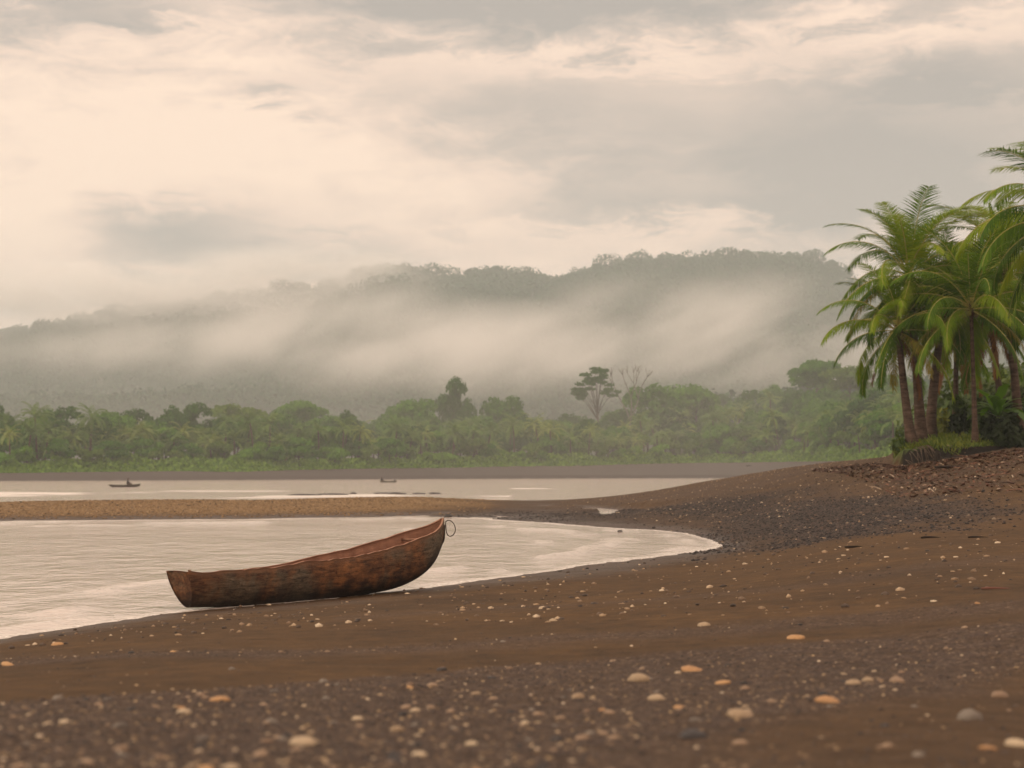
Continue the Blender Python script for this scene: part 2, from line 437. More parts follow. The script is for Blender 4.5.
# ------------------------------------------------------------------ water
def build_water():
    m, nt, ns, ln, bs = new_mat("lagoon_water")
    tc = ns.new('ShaderNodeTexCoord')
    mp = N(ns, 'ShaderNodeMapping'); mp.inputs['Scale'].default_value = (1, .55, 1); mp.inputs['Rotation'].default_value = (0, 0, R(20)); ln.new(tc.outputs['Object'], mp.inputs[0])
    a = noise(nt, mp.outputs[0], 1.6, 4, .6); b_ = noise(nt, mp.outputs[0], 7, 4, .6); c_ = noise(nt, mp.outputs[0], .22, 3)
    h = math_(nt, 'ADD', math_(nt, 'MULTIPLY', a, .8), math_(nt, 'ADD', math_(nt, 'MULTIPLY', b_, .13), math_(nt, 'MULTIPLY', c_, 1.5)))
    bp = N(ns, 'ShaderNodeBump'); bp.inputs['Strength'].default_value = .55; bp.inputs['Distance'].default_value = .13
    sx = ns.new('ShaderNodeSeparateXYZ'); ln.new(tc.outputs['Object'], sx.inputs[0])
    ln.new(math_(nt, 'ADD', .10, math_(nt, 'MULTIPLY', sx.outputs[1], .0022)), bp.inputs['Distance'])
    ln.new(h, bp.inputs['Height']); ln.new(bp.outputs[0], bs.inputs['Normal'])
    fo = attr(ns, 'foam')
    nz = noise(nt, tc.outputs['Object'], 9, 5, .7)
    fr = ramp(ns, [(.42, (0, 0, 0)), (.56, (1, 1, 1))]); ln.new(nz, fr.inputs[0])
    ff = math_(nt, 'MULTIPLY', fo, math_(nt, 'ADD', math_(nt, 'MULTIPLY', fr.outputs[0], .75), .25), True)
    ln.new(mixc(nt, ff, (.49, .415, .36), (.72, .70, .66)), bs.inputs['Base Color'])
    ln.new(math_(nt, 'ADD', .08, math_(nt, 'MULTIPLY', ff, .6)), bs.inputs['Roughness'])
    bs.inputs['IOR'].default_value = 1.33
    wy = [11.0]
    while wy[-1] < 620: wy.append(wy[-1] * 1.009 + .01)
    wy = np.array(wy)
    wu = np.concatenate([np.linspace(-3, -.55, 12), np.arange(-.5, .45, .003), [.5, .7, 1]])
    X = wu[None, :] * (wy[:, None] + 10); Y = np.repeat(wy[:, None], len(wu), 1)
    g = ground_z(X.ravel(), Y.ravel()).reshape(X.shape)
    dep = -g
    near = 1 - sstep(60, 120, Y)
    w = .020 * (fbm(X * .7, Y * .5, 51, 3) - .5) * sstep(.02, .12, dep) * near
    # small waves running up the sand
    nn = fbm(X * .5, Y * .35, 52, 3)
    foam = np.zeros_like(X)
    for d0, amp in ((.055, .035), (.13, .055), (.24, .03)):
        k = np.exp(-((dep - d0 - .05 * (nn - .5)) / .018) ** 2) * sstep(.50, .66, fbm(X * .35 + d0 * 90, Y * .22, 53, 3)) * near
        w = w + k * amp; foam = np.maximum(foam, k * .3)
    edge = sstep(.035, .0, dep + .03 * (nn - .5)) * (dep > -.2)
    foam = np.maximum(foam, 0.45 * edge * (Y < 75))
    farfoam = sstep(.58, .7, fbm(X * .07, Y * .05, 57, 4)) * np.exp(-((Y - np.where(X < 0, 150, 190)) / 26) ** 2) * .8
    foam = np.maximum(foam, farfoam)
    V = np.stack([X, Y, w], -1).reshape(-1, 3)
    Fq = grid_faces(*X.shape)
    keep = (dep.ravel()[Fq] > -.12).any(1)
    Fq = Fq[keep]
    used = np.unique(Fq); mapv = np.full(len(V), -1); mapv[used] = np.arange(len(used))
    mb = MB(); mb.add(V[used], mapv[Fq])
    o = mb.build("water", m)
    at_ = o.data.attributes.new('foam', 'FLOAT', 'POINT'); at_.data.foreach_set('value', foam.ravel()[used].astype(np.float32))
    tag(o, "pale rippled water of the lagoon and the bay", "water", kind="structure")
build_water()

# ------------------------------------------------------------------ stones
def stone_mesh(name, seed, sub=2, mat=None):
    bm = bmesh.new(); bmesh.ops.create_icosphere(bm, subdivisions=sub, radius=1)
    rs = random.Random(seed)
    off = Vector((rs.uniform(-9, 9), rs.uniform(-9, 9), rs.uniform(-9, 9)))
    from mathutils import noise as mn
    sx, sy, sz = 1, rs.uniform(.62, .85), rs.uniform(.38, .58)
    for v in bm.verts:
        k = 1 + .26 * mn.noise(v.co * .9 + off) + .08 * mn.noise(v.co * 2.3 + off)
        v.co = Vector((v.co.x * sx * k, v.co.y * sy * k, v.co.z * sz * k))
    me = bpy.data.meshes.new(name); bm.to_mesh(me); bm.free()
    me.polygons.foreach_set('use_smooth', np.ones(len(me.polygons), bool))
    if mat: me.materials.append(mat)
    return me
M_CREAM = stone_mat("cream_stone", [(0, (.28, .205, .13)), (1, (.48, .39, .27))])
M_ORANGE = stone_mat("orange_stone", [(0, (.30, .165, .075)), (1, (.44, .27, .13))])
M_PINK = stone_mat("buff_stone", [(0, (.18, .12, .08)), (1, (.30, .215, .145))])
M_DARK = stone_mat("slate_stone", [(0, (.018, .017, .019)), (1, (.05, .045, .045))])
M_GREY = stone_mat("grey_stone", [(0, (.10, .085, .072)), (1, (.21, .18, .15))])
KIN = {'cream': (M_CREAM, "cream rounded pebble half sunk in the brown sand"), 'orange': (M_ORANGE, "orange ochre pebble half sunk in the brown sand"),
       'buff': (M_PINK, "dull buff pebble half sunk in the brown sand"), 'dark': (M_DARK, "dark slate pebble lying on the brown sand"), 'grey': (M_GREY, "pale grey pebble half sunk in the brown sand")}
STM = {k: [stone_mesh("pebble", 100 * i + j, 2, KIN[k][0]) for j in range(4)] for i, k in enumerate(KIN)}
def pebble(p, size, kind, label=None, group="loose pebbles on the beach", flat=1.0):
    o = put("pebble", random.choice(STM[kind]), None, (p.x, p.y, p.z + size * .02), (random.uniform(-.2, .2), random.uniform(-.2, .2), random.uniform(-.6, .6)), (size / 2, size / 2, size / 2 * flat))
    tag(o, label or KIN[kind][1], "pebble", None if label else group)
    return o
special = [(740, 716, 30, 'cream', "large cream stone below centre right, biggest pale stone of the near gravel"),
           (304, 746, 32, 'cream', "large cream stone at the bottom edge, left of centre"),
           (692, 668, 24, 'orange', "bright orange flat stone on the grey gravel band"),
           (219, 698, 22, 'orange', "lone orange flat stone on plain grey gravel, left foreground"),
           (184, 711, 16, 'cream', "small cream stone just below the lone orange flat stone"),
           (828, 703, 26, 'orange', "long ochre stone right of the large cream stone"),
           (639, 680, 25, 'cream', "long cream stone left of the bright orange stone"),
           (680, 709, 15, 'orange', "small round orange stone left of the large cream stone"),
           (692, 736, 32, 'dark', "dark slate slab below the large cream stone"),
           (853, 686, 17, 'cream', "cream stone beside its twin on the right, the left of the two"),
           (868, 684, 13, 'cream', "cream stone beside its twin on the right, the right of the two"),
           (897, 684, 17, 'buff', "buff stone next to the pair of cream stones"),
           (58, 645, 13, 'orange', "yellow stone on the sand just below the water's edge"),
           (8, 665, 15, 'orange', "orange stone at the left edge below the waterline"),
           (704, 625, 14, 'cream', "bright cream stone alone on the smooth brown sand"),
           (553, 622, 9, 'cream', "small white stone alone on smooth sand right of the canoe"),
           (578, 699, 16, 'cream', "cream stone among the grey gravel left of the long cream stone"),
           (656, 699, 20, 'cream', "cream stone directly under the long cream stone"),
           (970, 722, 28, 'grey', "smooth grey stone in the right foreground"),
           (1018, 748, 26, 'cream', "cream stone cut by the right edge of the view"),
           (988, 753, 20, 'orange', "ochre stone near the bottom right corner"),
           (1000, 701, 20, 'buff', "buff stone at the right edge above the ochre stone"),
           (745, 690, 12, 'buff', "small buff stone above the large cream stone"),
           (723, 684, 16, 'orange', "orange brown stone between the long cream stone and the cream pair"),
           (796, 636, 18, 'orange', "flat ochre stone on the thin stony line at right"),
           (442, 668, 11, 'dark', "black stone on the upper edge of the grey gravel"),
           (397, 728, 16, 'cream', "cream stone in the gravel near the bottom centre"),
           (120, 752, 18, 'buff', "buff stone at the bottom left")]
SPOT = []
for px, py, w, kind, lb in special:
    p = hit(px, py + w * .15); s = w / F * p.y
    pebble(p, s, kind, lb, flat=.8 if kind == 'orange' else 1.1); SPOT.append((p.x, p.y, s))

def scatter_stones():
    """random stones: the largest in view are things, the rest is one heap of gravel"""
    S = []
    rs = random.Random(5)
    def gravel_at(x, y):
        e1 = float(np.interp(x, *L1)); e3 = float(np.interp(x, *L3)); e2 = float(np.interp(x, *L2))
        g = 1.0 if y < e1 else .10
        if x > .3 and y < e3: g = .30
        if abs(y - e2) < .5 + .05 * abs(x): g = max(g, .8)
        if .2 < y - e2 < 6: g = max(g, .16)
        return g
    cand = []
    while len(cand) < 1500:
        px = rs.uniform(-60, 1084); u_ = rs.random()
        d = 4.4 * (40 / 4.4) ** (u_ ** 1.1)
        x = (px - 512) / F * d
        if rs.random() > gravel_at(x, d): continue
        cand.append((x, d))
    X = np.array([c[0] for c in cand]); Y = np.array([c[1] for c in cand]); Z = ground_z(X, Y)
    for x, y, z in zip(X, Y, Z):
        if z < .015: continue
        s = .010 + .050 * rs.random() ** 7
        S.append((x, y, z, s))
    S.sort(key=lambda t: -t[3] / t[1])
    return S
ST = scatter_stones()
kinds = ['cream'] * 22 + ['orange'] * 9 + ['buff'] * 36 + ['grey'] * 20 + ['dark'] * 13
n_ind = 0
for x, y, z, s in ST[:250]:
    if any((x - a) ** 2 + (y - b) ** 2 < (s + c) ** 2 * .3 for a, b, c in SPOT): continue
    pebble(Vector((x, y, z)), s, random.choice(kinds)); n_ind += 1

def merged_stones(name, pts, mat, label, cat, flat=(.4, .75)):
    """pts: x, y, z, size -> one mesh of many small stones"""
    bm = bmesh.new(); bmesh.ops.create_icosphere(bm, subdivisions=1, radius=1)
    bv = np.array([v.co[:] for v in bm.verts]); bf = np.array([[v.index for v in f.verts] for f in bm.faces]); bm.free()
    n = len(pts); P = np.array(pts)
    k = 1 + .22 * RNG.standard_normal((n, len(bv), 1)).clip(-1.5, 1.5)
    V = bv[None] * k
    sc_ = np.stack([np.ones(n), RNG.uniform(.6, .95, n), RNG.uniform(*flat, n)], -1)[:, None, :]
    V = V * sc_
    th = RNG.uniform(0, 6.28, n); c, s = np.cos(th)[:, None], np.sin(th)[:, None]
    V = np.stack([V[..., 0] * c - V[..., 1] * s, V[..., 0] * s + V[..., 1] * c, V[..., 2]], -1)
    V = V * (P[:, 3] / 2)[:, None, None]
    V[..., 2] += (P[:, 3] * .04)[:, None]
    V += P[:, None, :3]
    Fc = bf[None] + (np.arange(n) * len(bv))[:, None, None]
    mb = MB(); mb.add(V.reshape(-1, 3), Fc.reshape(-1, 3))
    o = mb.build(name, mat)
    tag(o, label, cat, kind="stuff")
    return o
M_MIX = stone_mat("mixed_gravel", [(0, (.028, .022, .020)), (.5, (.070, .050, .040)), (.75, (.11, .078, .055)), (.88, (.20, .135, .08)), (.96, (.36, .26, .15)), (1, (.52, .43, .32))], True)
fine = [t for t in ST[250:]]
def fine_gravel(n):
    px = RNG.uniform(-80, 1104, n); d = 4.2 * (16 / 4.2) ** RNG.random(n)
    x = (px - 512) / F * d
    e1 = np.interp(x, *L1); e3 = np.interp(x, *L3); e2 = np.interp(x, *L2)
    pr = np.where(d < e1, 1.0, .05); pr = np.where((x > .3) & (d < e3), .15, pr); pr = np.where(np.abs(d - e2) < .5, .7, pr)
    k = RNG.random(n) < pr
    x, d = x[k], d[k]
    return [(a, b, c, s) for a, b, c, s in zip(x, d, ground_z(x, d), RNG.uniform(.008, .028, len(x)))]
merged_stones("gravel", fine + fine_gravel(11000), M_MIX, "fine mixed gravel strewn in bands over the near sand", "gravel")

def region_stones(n, fn, size):
    px = RNG.uniform(*fn[0], n); d = RNG.uniform(*fn[1], n)
    x = (px - 512) / F * d
    k = RNG.random(n) < fn[2](x, d)
    x, d = x[k], d[k]; z = ground_z(x, d)
    s = size[0] + (size[1] - size[0]) * RNG.random(len(x)) ** 3
    return [t for t in zip(x, d, z, s) if t[2] > .0]
pa = hit(850, 520); pb = hit(620, 513)
dk = region_stones(60000, ((430, 1060), (34, 84), lambda x, y: np.clip(.85 * shingle_mask(x, y) + .5 * np.exp(-((x - pb.x) / 8) ** 4 - ((y - pb.y) / 6.0) ** 2), 0, 1) * .9 + .02), (.03, .125))
M_SHG = stone_mat("dark_shingle", [(0, (.008, .006, .006)), (.55, (.022, .0165, .016)), (.85, (.055, .038, .031)), (.97, (.11, .075, .055)), (1, (.28, .22, .16))], True)
merged_stones("shingle", dk[:22000], M_SHG, "dark wet shingle spread over the beach beyond the lagoon's end", "shingle", (.35, .7))
oc = region_stones(36000, ((-90, 600), (70, 135), lambda x, y: .75 * (ground_z(x, y) > .03) * sstep(1.5, -7, x + 3 * vnoise(x * .5, y * .3, 6))), (.05, .15))
M_OCH = stone_mat("ochre_gravel", [(0, (.05, .032, .018)), (.3, (.13, .078, .032)), (.75, (.24, .145, .06)), (1, (.36, .26, .15))], True)
merged_stones("bar_gravel", oc[:18000], M_OCH, "ochre brown gravel heaped along the low bar between lagoon and bay", "gravel", (.4, .7))
mid = region_stones(16000, ((540, 1080), (58, 112), lambda x, y: .30 * sstep(.05, .3, ground_z(x, y))), (.03, .12)) + region_stones(3600, ((540, 1080), (16, 62), lambda x, y: .4 + 0 * x), (.02, .11)) + region_stones(1500, ((-60, 560), (17, 34), lambda x, y: .6 + 0 * x), (.02, .09))
M_SCAT = stone_mat("scattered_stones", [(0, (.03, .022, .018)), (.35, (.085, .058, .04)), (.6, (.20, .135, .085)), (.85, (.36, .26, .16)), (1, (.55, .46, .34))], True)
merged_stones("scattered_gravel", mid, M_SCAT, "sparse pale and brown stones scattered over the middle of the beach", "gravel")

# ------------------------------------------------------------------ the dugout canoe
def wood_mat():
    m, nt, ns, ln, bs = new_mat("weathered_dugout_wood")
    tc = ns.new('ShaderNodeTexCoord'); P = tc.outputs['Object']
    mp = N(ns, 'ShaderNodeMapping'); mp.inputs['Scale'].default_value = (.45, 2.4, 2.4); ln.new(P, mp.inputs[0])
    big = noise(nt, P, 1.5, 5, .6); grain = noise(nt, mp.outputs[0], 9, 7, .7); fine = noise(nt, P, 30, 5, .7); blotch = noise(nt, P, 3.2, 4, .6)
    r = ramp(ns, [(.28, (.050, .024, .013)), (.46, (.100, .043, .018)), (.60, (.165, .068, .024)), (.76, (.22, .098, .034))]); ln.new(blotch, r.inputs[0])
    r2 = ramp(ns, [(.46, (0, 0, 0)), (.60, (1, 1, 1))]); ln.new(big, r2.inputs[0])
    grey = ramp(ns, [(.3, (.05, .046, .032)), (.7, (.115, .10, .070))]); ln.new(fine, grey.inputs[0])
    col = mixc(nt, math_(nt, 'MULTIPLY', r2.outputs[0], .75), r.outputs[0], grey.outputs[0])
    g2 = ramp(ns, [(.34, (.34, .32, .32)), (.62, (1.3, 1.3, 1.3))]); ln.new(grain, g2.inputs[0])
    col = mixc(nt, 1.0, col, g2.outputs[0], 'MULTIPLY')
    ck = ramp(ns, [(.485, (1, 1, 1)), (.5, (.22, .2, .2)), (.515, (1, 1, 1))])
    mp2 = N(ns, 'ShaderNodeMapping'); mp2.inputs['Scale'].default_value = (.35, 3, 3); ln.new(P, mp2.inputs[0])
    ln.new(noise(nt, mp2.outputs[0], 2.6, 3, .5), ck.inputs[0])
    col = mixc(nt, .8, col, mixc(nt, 1.0, col, ck.outputs[0], 'MULTIPLY'))
    # soaked, algae-dark bottom, underside shade painted in; the tide mark wanders along the hull
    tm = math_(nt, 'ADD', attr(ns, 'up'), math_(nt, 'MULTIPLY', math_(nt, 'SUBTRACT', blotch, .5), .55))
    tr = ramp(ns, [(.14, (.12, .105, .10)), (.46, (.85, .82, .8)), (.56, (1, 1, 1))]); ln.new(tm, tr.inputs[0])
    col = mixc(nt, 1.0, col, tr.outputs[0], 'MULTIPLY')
    # worn pale rim and rubbed inside
    col = mixc(nt, math_(nt, 'MULTIPLY', attr(ns, 'rim'), .8), col, (.27, .145, .090))
    pk = ramp(ns, [(.3, (.20, .095, .060)), (.7, (.36, .19, .125))]); ln.new(blotch, pk.inputs[0])
    col = mixc(nt, math_(nt, 'MULTIPLY', attr(ns, 'inside'), .8), col, pk.outputs[0])
    ln.new(col, bs.inputs['Base Color'])
    bs.inputs['Roughness'].default_value = .72
    bs.inputs['Specular IOR Level'].default_value = .25
    b = N(ns, 'ShaderNodeBump'); b.inputs['Strength'].default_value = .6; b.inputs['Distance'].default_value = .025
    ln.new(math_(nt, 'ADD', math_(nt, 'MULTIPLY', grain, .8), math_(nt, 'ADD', math_(nt, 'MULTIPLY', fine, .3), math_(nt, 'MULTIPLY', blotch, .9))), b.inputs['Height']); ln.new(b.outputs[0], bs.inputs['Normal'])
    return m
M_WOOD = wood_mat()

def hull_mesh(name, S, NS=90, NP=18, th=.045, mat=None, rough=.009, fardrop=0.0):
    """S: columns s, half-beam at the gunwale, keel z, gunwale z; open dugout with thick walls, square stern and pointed bow"""
    S = np.array(S); Lh = S[-1, 0]
    ss = np.linspace(0, Lh, NS)
    def smooth(c):
        v = np.interp(np.linspace(0, Lh, 400), S[:, 0], S[:, c])
        for _ in range(6):
            v2 = np.convolve(np.pad(v, 6, mode='reflect', reflect_type='odd'), np.ones(13) / 13, 'valid'); v = v2
        return np.interp(ss, np.linspace(0, Lh, 400), v)
    hb, kz, gzv = np.maximum(smooth(1), .012), smooth(2), smooth(3)
    rs = np.random.default_rng(3)
    gnz = np.interp(ss, np.linspace(0, Lh, 26), rs.normal(0, rough, 26)) + np.interp(ss, np.linspace(0, Lh, 70), rs.normal(0, rough * .5, 70))
    gnf = np.interp(ss, np.linspace(0, Lh, 26), rs.normal(0, rough * .6, 26)) - fardrop * (1 - sstep(Lh * .36, Lh * .52, ss)) * sstep(.05, .5, ss) + fardrop * .9 * sstep(Lh * .5, Lh * .72, ss) * (1 - sstep(Lh * .9, Lh, ss))
    ph = np.linspace(-1, 1, 2 * NP + 1)
    V, UP, RIM, INS = [], [], [], []
    def section(i, inset):
        s, b, k, g = ss[i], hb[i], kz[i], gzv[i]
        b2 = max(b - inset, .004); k2 = min(k + inset * 1.5, g - .02)
        pts = []
        for p in ph:
            a = abs(p)
            ang = a * math.pi / 2
            yv = b2 * (math.sin(ang) ** (.62 + .40 * max(0, 1 - s / 1.3) ** 1.5 + .3 * max(0, (s / Lh - .8) / .2))) * (1 if p > 0 else -1) * (1.0 - .05 * (a > .8) * (a - .8) * 5)
            zf = (1 - math.cos(ang)) ** .92
            gg = g + (gnz[i] if p < 0 else gnf[i]) * min(1, a ** 8)
            zz = k2 + (gg - k2) * zf
            pts.append((yv, zz, a))
        return s, pts
    rake = .20
    m = 2 * NP + 1
    for inset, ins in ((0, 0), (th, 1)):
        for i in range(NS):
            s, pts = section(i, inset)
            if ins: s = min(max(s, th * 1.6), Lh - .03 - .12 * 0)
            for (yv, zz, a) in pts:
                h = (zz - kz[i]) / max(gzv[i] - kz[i], .01)
                # raked stern: the transom leans back, top sticks out
                sr = s - rake * h * max(0, 1 - s / .6) if True else s
                # bow stem curves forward at the top
                wob = .006 * math.sin(5 * s + 3 * a) + .004 * math.sin(13 * s + 9 * yv)
                V.append((sr, yv + wob * a, zz)); UP.append(h); INS.append(ins)
                RIM.append(max(0, (a - .93) / .07))
    Fq = []
    for sh_ in (0, 1):
        o = sh_ * NS * m
        for i in range(NS - 1):
            for k in range(m - 1):
                q = (o + i * m + k, o + i * m + k + 1, o + (i + 1) * m + k + 1, o + (i + 1) * m + k)
                Fq.append(q[::-1] if not sh_ else q)
    o = NS * m
    for i in range(NS - 1):      # rims
        Fq.append((i * m, (i + 1) * m, o + (i + 1) * m, o + i * m))
        Fq.append(((i + 1) * m + m - 1, i * m + m - 1, o + i * m + m - 1, o + (i + 1) * m + m - 1))
    def fan(ring_o, ring_i):
        for k in range(m - 1): Fq.append((ring_o[k], ring_o[k + 1], ring_i[k + 1], ring_i[k]))
    # close the bow between the two skins
    fan([(NS - 1) * m + k for k in range(m)], [o + (NS - 1) * m + k for k in range(m)])
    mb = MB(); mb.add(V, Fq)
    me = mb.mesh(name, mat)
    for nm, a in (('up', UP), ('rim', RIM), ('inside', INS)):
        t = me.attributes.new(nm, 'FLOAT', 'POINT'); t.data.foreach_set('value', np.array(a, np.float32))
    return me, (ss, hb, kz, gzv), (V, m)

def plank_from_ring(name, ring, thick, mat):
    """a solid board filling a U-shaped section (the stern board)"""
    c = Vector((sum(p[0] for p in ring) / len(ring), 0, 0))
    n = len(ring)
    mb = MB(); V = [tuple(p) for p in ring] + [(p[0] + thick, p[1], p[2]) for p in ring]
    Fq = []
    h = n // 2
    for k in range(h):
        a, b, c_, d = k, k + 1, n - 2 - k, n - 1 - k
        if b == c_: Fq.append((a, b, d, d)); Fq.append((n + a, n + d, n + b, n + b))
        else: Fq.append((a, b, c_, d)); Fq.append((n + a, n + d, n + c_, n + b))
    Fq.append((0, n - 1, 2 * n - 1, n))
    mb.add(V, Fq)
    me = mb.mesh(name, mat, False)
    for nm, a in (('up', [max(0, (p[2] - ring[h][2]) / (ring[0][2] - ring[h][2])) for p in ring] * 2), ('rim', [0] * 2 * n), ('inside', [0] * 2 * n)):
        t = me.attributes.new(nm, 'FLOAT', 'POINT'); t.data.foreach_set('value', np.array(a, np.float32))
    return me

def dugout():
    psi = R(54)
    P0 = at(187, 606, 25.4)
    root = empty("dugout_canoe", (P0.x, P0.y, 0), psi)
    tag(root, "large weathered brown dugout canoe hauled onto the sand, its bow raised to the right", "canoe")
    #      s    half-beam keel  gunwale
    S = [(0.0, .235, .030, .560), (.5, .285, .005, .548), (1.0, .31, -.02, .553), (1.56, .33, -.03, .566), (2.5, .345, -.03, .612), (3.2, .345, -.02, .645), (3.9, .34, .0, .703),
         (4.5, .33, .04, .788), (4.85, .315, .10, .846), (5.2, .285, .185, .912), (5.55, .22, .325, .995), (5.75, .155, .475, 1.065), (5.88, .10, .62, 1.13), (5.97, .03, .77, 1.20)]
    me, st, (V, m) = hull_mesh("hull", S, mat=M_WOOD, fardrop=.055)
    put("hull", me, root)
    ring = [V[k] for k in range(m)]
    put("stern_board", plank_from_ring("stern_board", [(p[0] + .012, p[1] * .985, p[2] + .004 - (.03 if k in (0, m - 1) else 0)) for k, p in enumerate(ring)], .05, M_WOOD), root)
    # a pole wedged across the bow as a thwart
    i = int(np.argmin(abs(st[0] - 5.15))); b = st[1][i] - .02; z = st[3][i] - .07
    mb = MB(); mb.tube([(5.15, -b, z), (5.16, -b * .3, z + .01), (5.14, b * .4, z), (5.15, b, z + .015)], [.026, .028, .027, .024], 8)
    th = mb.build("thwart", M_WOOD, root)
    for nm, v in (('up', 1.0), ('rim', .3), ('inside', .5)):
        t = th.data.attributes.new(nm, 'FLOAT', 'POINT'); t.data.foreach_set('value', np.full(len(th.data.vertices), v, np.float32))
    return root, psi, st
canoe, cpsi, cst = dugout()

def rope_mat():
    m, nt, ns, ln, bs = new_mat("mooring_rope")
    tc = ns.new('ShaderNodeTexCoord'); w = N(ns, 'ShaderNodeTexWave'); w.inputs['Scale'].default_value = 60; ln.new(tc.outputs['Object'], w.inputs[0])
    r = ramp(ns, [(0, (.035, .028, .022)), (1, (.10, .08, .062))]); ln.new(w.outputs['Fac'], r.inputs[0]); ln.new(r.outputs[0], bs.inputs['Base Color'])
    bs.inputs['Roughness'].default_value = .9
    return m
def rope():
    bow = Vector((canoe.location.x + 5.98 * math.cos(cpsi), canoe.location.y + 5.98 * math.sin(cpsi), 1.14))
    pts = []
    for k in range(8):               # a turn round the stem
        a = k / 7 * 2 * math.pi
        pts.append(Vector((math.cos(a) * .055 - .02, math.sin(a) * .075, -.10 + .004 * k)))
    loop = [(.03, -.04, -.02), (.07, -.05, .012), (.12, -.06, .005), (.165, -.06, -.03), (.195, -.06, -.085), (.205, -.05, -.15), (.19, -.045, -.205), (.155, -.04, -.245), (.115, -.035, -.262), (.08, -.04, -.245), (.055, -.05, -.20), (.045, -.055, -.14), (.04, -.055, -.07), (.035, -.05, -.03)]
    tail = [(.02, -.055, -.08), (.022, -.06, -.2), (.015, -.06, -.3), (.0, -.06, -.37)]
    def spl(P, n=6):
        P = [Vector(p) for p in P]; out = []
        for i in range(len(P) - 1):
            p0, p1, p2, p3 = P[max(i - 1, 0)], P[i], P[i + 1], P[min(i + 2, len(P) - 1)]
            for k in range(n):
                t = k / n
                out.append(.5 * ((2 * p1) + (p2 - p0) * t + (2 * p0 - 5 * p1 + 4 * p2 - p3) * t * t + (3 * p1 - p0 - 3 * p2 + p3) * t ** 3))
        out.append(P[-1]); return out
    mb = MB()
    for P in (pts, loop, tail):
        q = spl(P); mb.tube(q, [.009] * len(q), 6)
    o = mb.build("mooring_rope", rope_mat(), None, True, bow)
    tag(o, "thin rope tied in a loop hanging from the raised bow of the large canoe", "rope")
rope()

# ------------------------------------------------------------------ people and boats in the bay
def skin_figure(name, joints, edges, radii, mat):
    me = bpy.data.meshes.new(name); me.from_pydata(joints, edges, [])
    o = bpy.data.objects.new(name, me); COL.objects.link(o)
    md = o.modifiers.new("skin", 'SKIN'); md.use_smooth_shade = True
    for v, r in zip(me.skin_vertices[0].data, radii): v.radius = (r, r)
    me.skin_vertices[0].data[0].use_root = True
    s = o.modifiers.new("sub", 'SUBSURF'); s.levels = s.render_levels = 2
    dg = bpy.context.evaluated_depsgraph_get()
    new = bpy.data.meshes.new_from_object(o.evaluated_get(dg)); new.name = name
    bpy.data.objects.remove(o); bpy.data.meshes.remove(me)
    new.materials.clear(); new.materials.append(mat)
    new.polygons.foreach_set('use_smooth', np.ones(len(new.polygons), bool))
    return new
def plain(name, c, rough=.7, var=.2):
    m, nt, ns, ln, bs = new_mat(name)
    tc = ns.new('ShaderNodeTexCoord')
    r = ramp(ns, [(.3, tuple(x * (1 - var) for x in c)), (.7, tuple(x * (1 + var) for x in c))]); ln.new(noise(nt, tc.outputs['Object'], 6, 5), r.inputs[0])
    ln.new(r.outputs[0], bs.inputs['Base Color']); bs.inputs['Roughness'].default_value = rough
    bs.inputs['Specular IOR Level'].default_value = .25
    return m
M_SKIN = plain("brown_skin", (.065, .034, .022)); M_CLOTH = plain("dark_shirt", (.018, .018, .022)); M_HULL = plain("dark_boat_wood", (.05, .038, .030)); M_HULLG = plain("grey_green_boat_wood", (.12, .115, .085))
J = [(0, 0, .10), (0, 0, .28), (.02, 0, .48), (.03, 0, .56), (.05, 0, .70), (.06, 0, .80),
     (.02, .17, .47), (.14, .24, .30), (.32, .14, .24), (.02, -.17, .47), (.10, -.25, .30), (.30, -.16, .33),
     (.05, .10, .08), (.42, .15, .22), (.50, .14, -.06), (.05, -.10, .08), (.42, -.15, .22), (.50, -.14, -.06)]
E = [(0, 1), (1, 2), (2, 3), (3, 4), (4, 5), (2, 6), (6, 7), (7, 8), (2, 9), (9, 10), (10, 11), (0, 12), (12, 13), (13, 14), (0, 15), (15, 16), (16, 17)]
RD = [.14, .13, .14, .055, .10, .075, .065, .048, .038, .065, .048, .038, .09, .065, .05, .09, .065, .05]
BODY = skin_figure("person", J, E, RD, M_SKIN)
SJ = J[:3] + [(.03, 0, .54)] + [J[6], J[7], J[9], J[10]]
SHIRT = skin_figure("shirt", SJ, [(0, 1), (1, 2), (2, 3), (2, 4), (4, 5), (2, 6), (6, 7)], [.155, .145, .155, .075, .078, .06, .078, .06], M_CLOTH)
def person(loc, rz, label):
    o = put("person", BODY, None, loc, (0, 0, rz)); tag(o, label, "person")
    put("shirt", SHIRT, o)
    return o
def small_canoe(px, py, yaw, L, mat, label):
    d = CAMZ * F / (py - HZ); p = at(px, py, d)
    root = empty("fishing_canoe", (p.x, p.y, 0), yaw)
    tag(root, label, "canoe")
    S = [(0, .10, .10, .34), (L * .12, .27, -.05, .30), (L * .4, .36, -.10, .27), (L * .7, .33, -.08, .28), (L * .9, .17, .02, .34), (L, .015, .16, .42)]
    me, st, (V, m) = hull_mesh("hull", S, 40, 8, .035, mat, .002)
    me.transform(Matrix.Translation((-L / 2, 0, 0)))
    put("hull", me, root)
    mb = MB()
    for s in (-.22, .2):
        mb.add([(s * L - .1, -.3, .16), (s * L + .1, -.3, .16), (s * L + .1, .3, .16), (s * L - .1, .3, .16), (s * L - .1, -.3, .19), (s * L + .1, -.3, .19), (s * L + .1, .3, .19), (s * L - .1, .3, .19)],
               [(3, 2, 1, 0), (4, 5, 6, 7), (0, 1, 5, 4), (1, 2, 6, 5), (2, 3, 7, 6), (3, 0, 4, 7)])
        put("seat_plank", mb.mesh("seat_plank", mat, False), root); mb = MB()
    return root, p
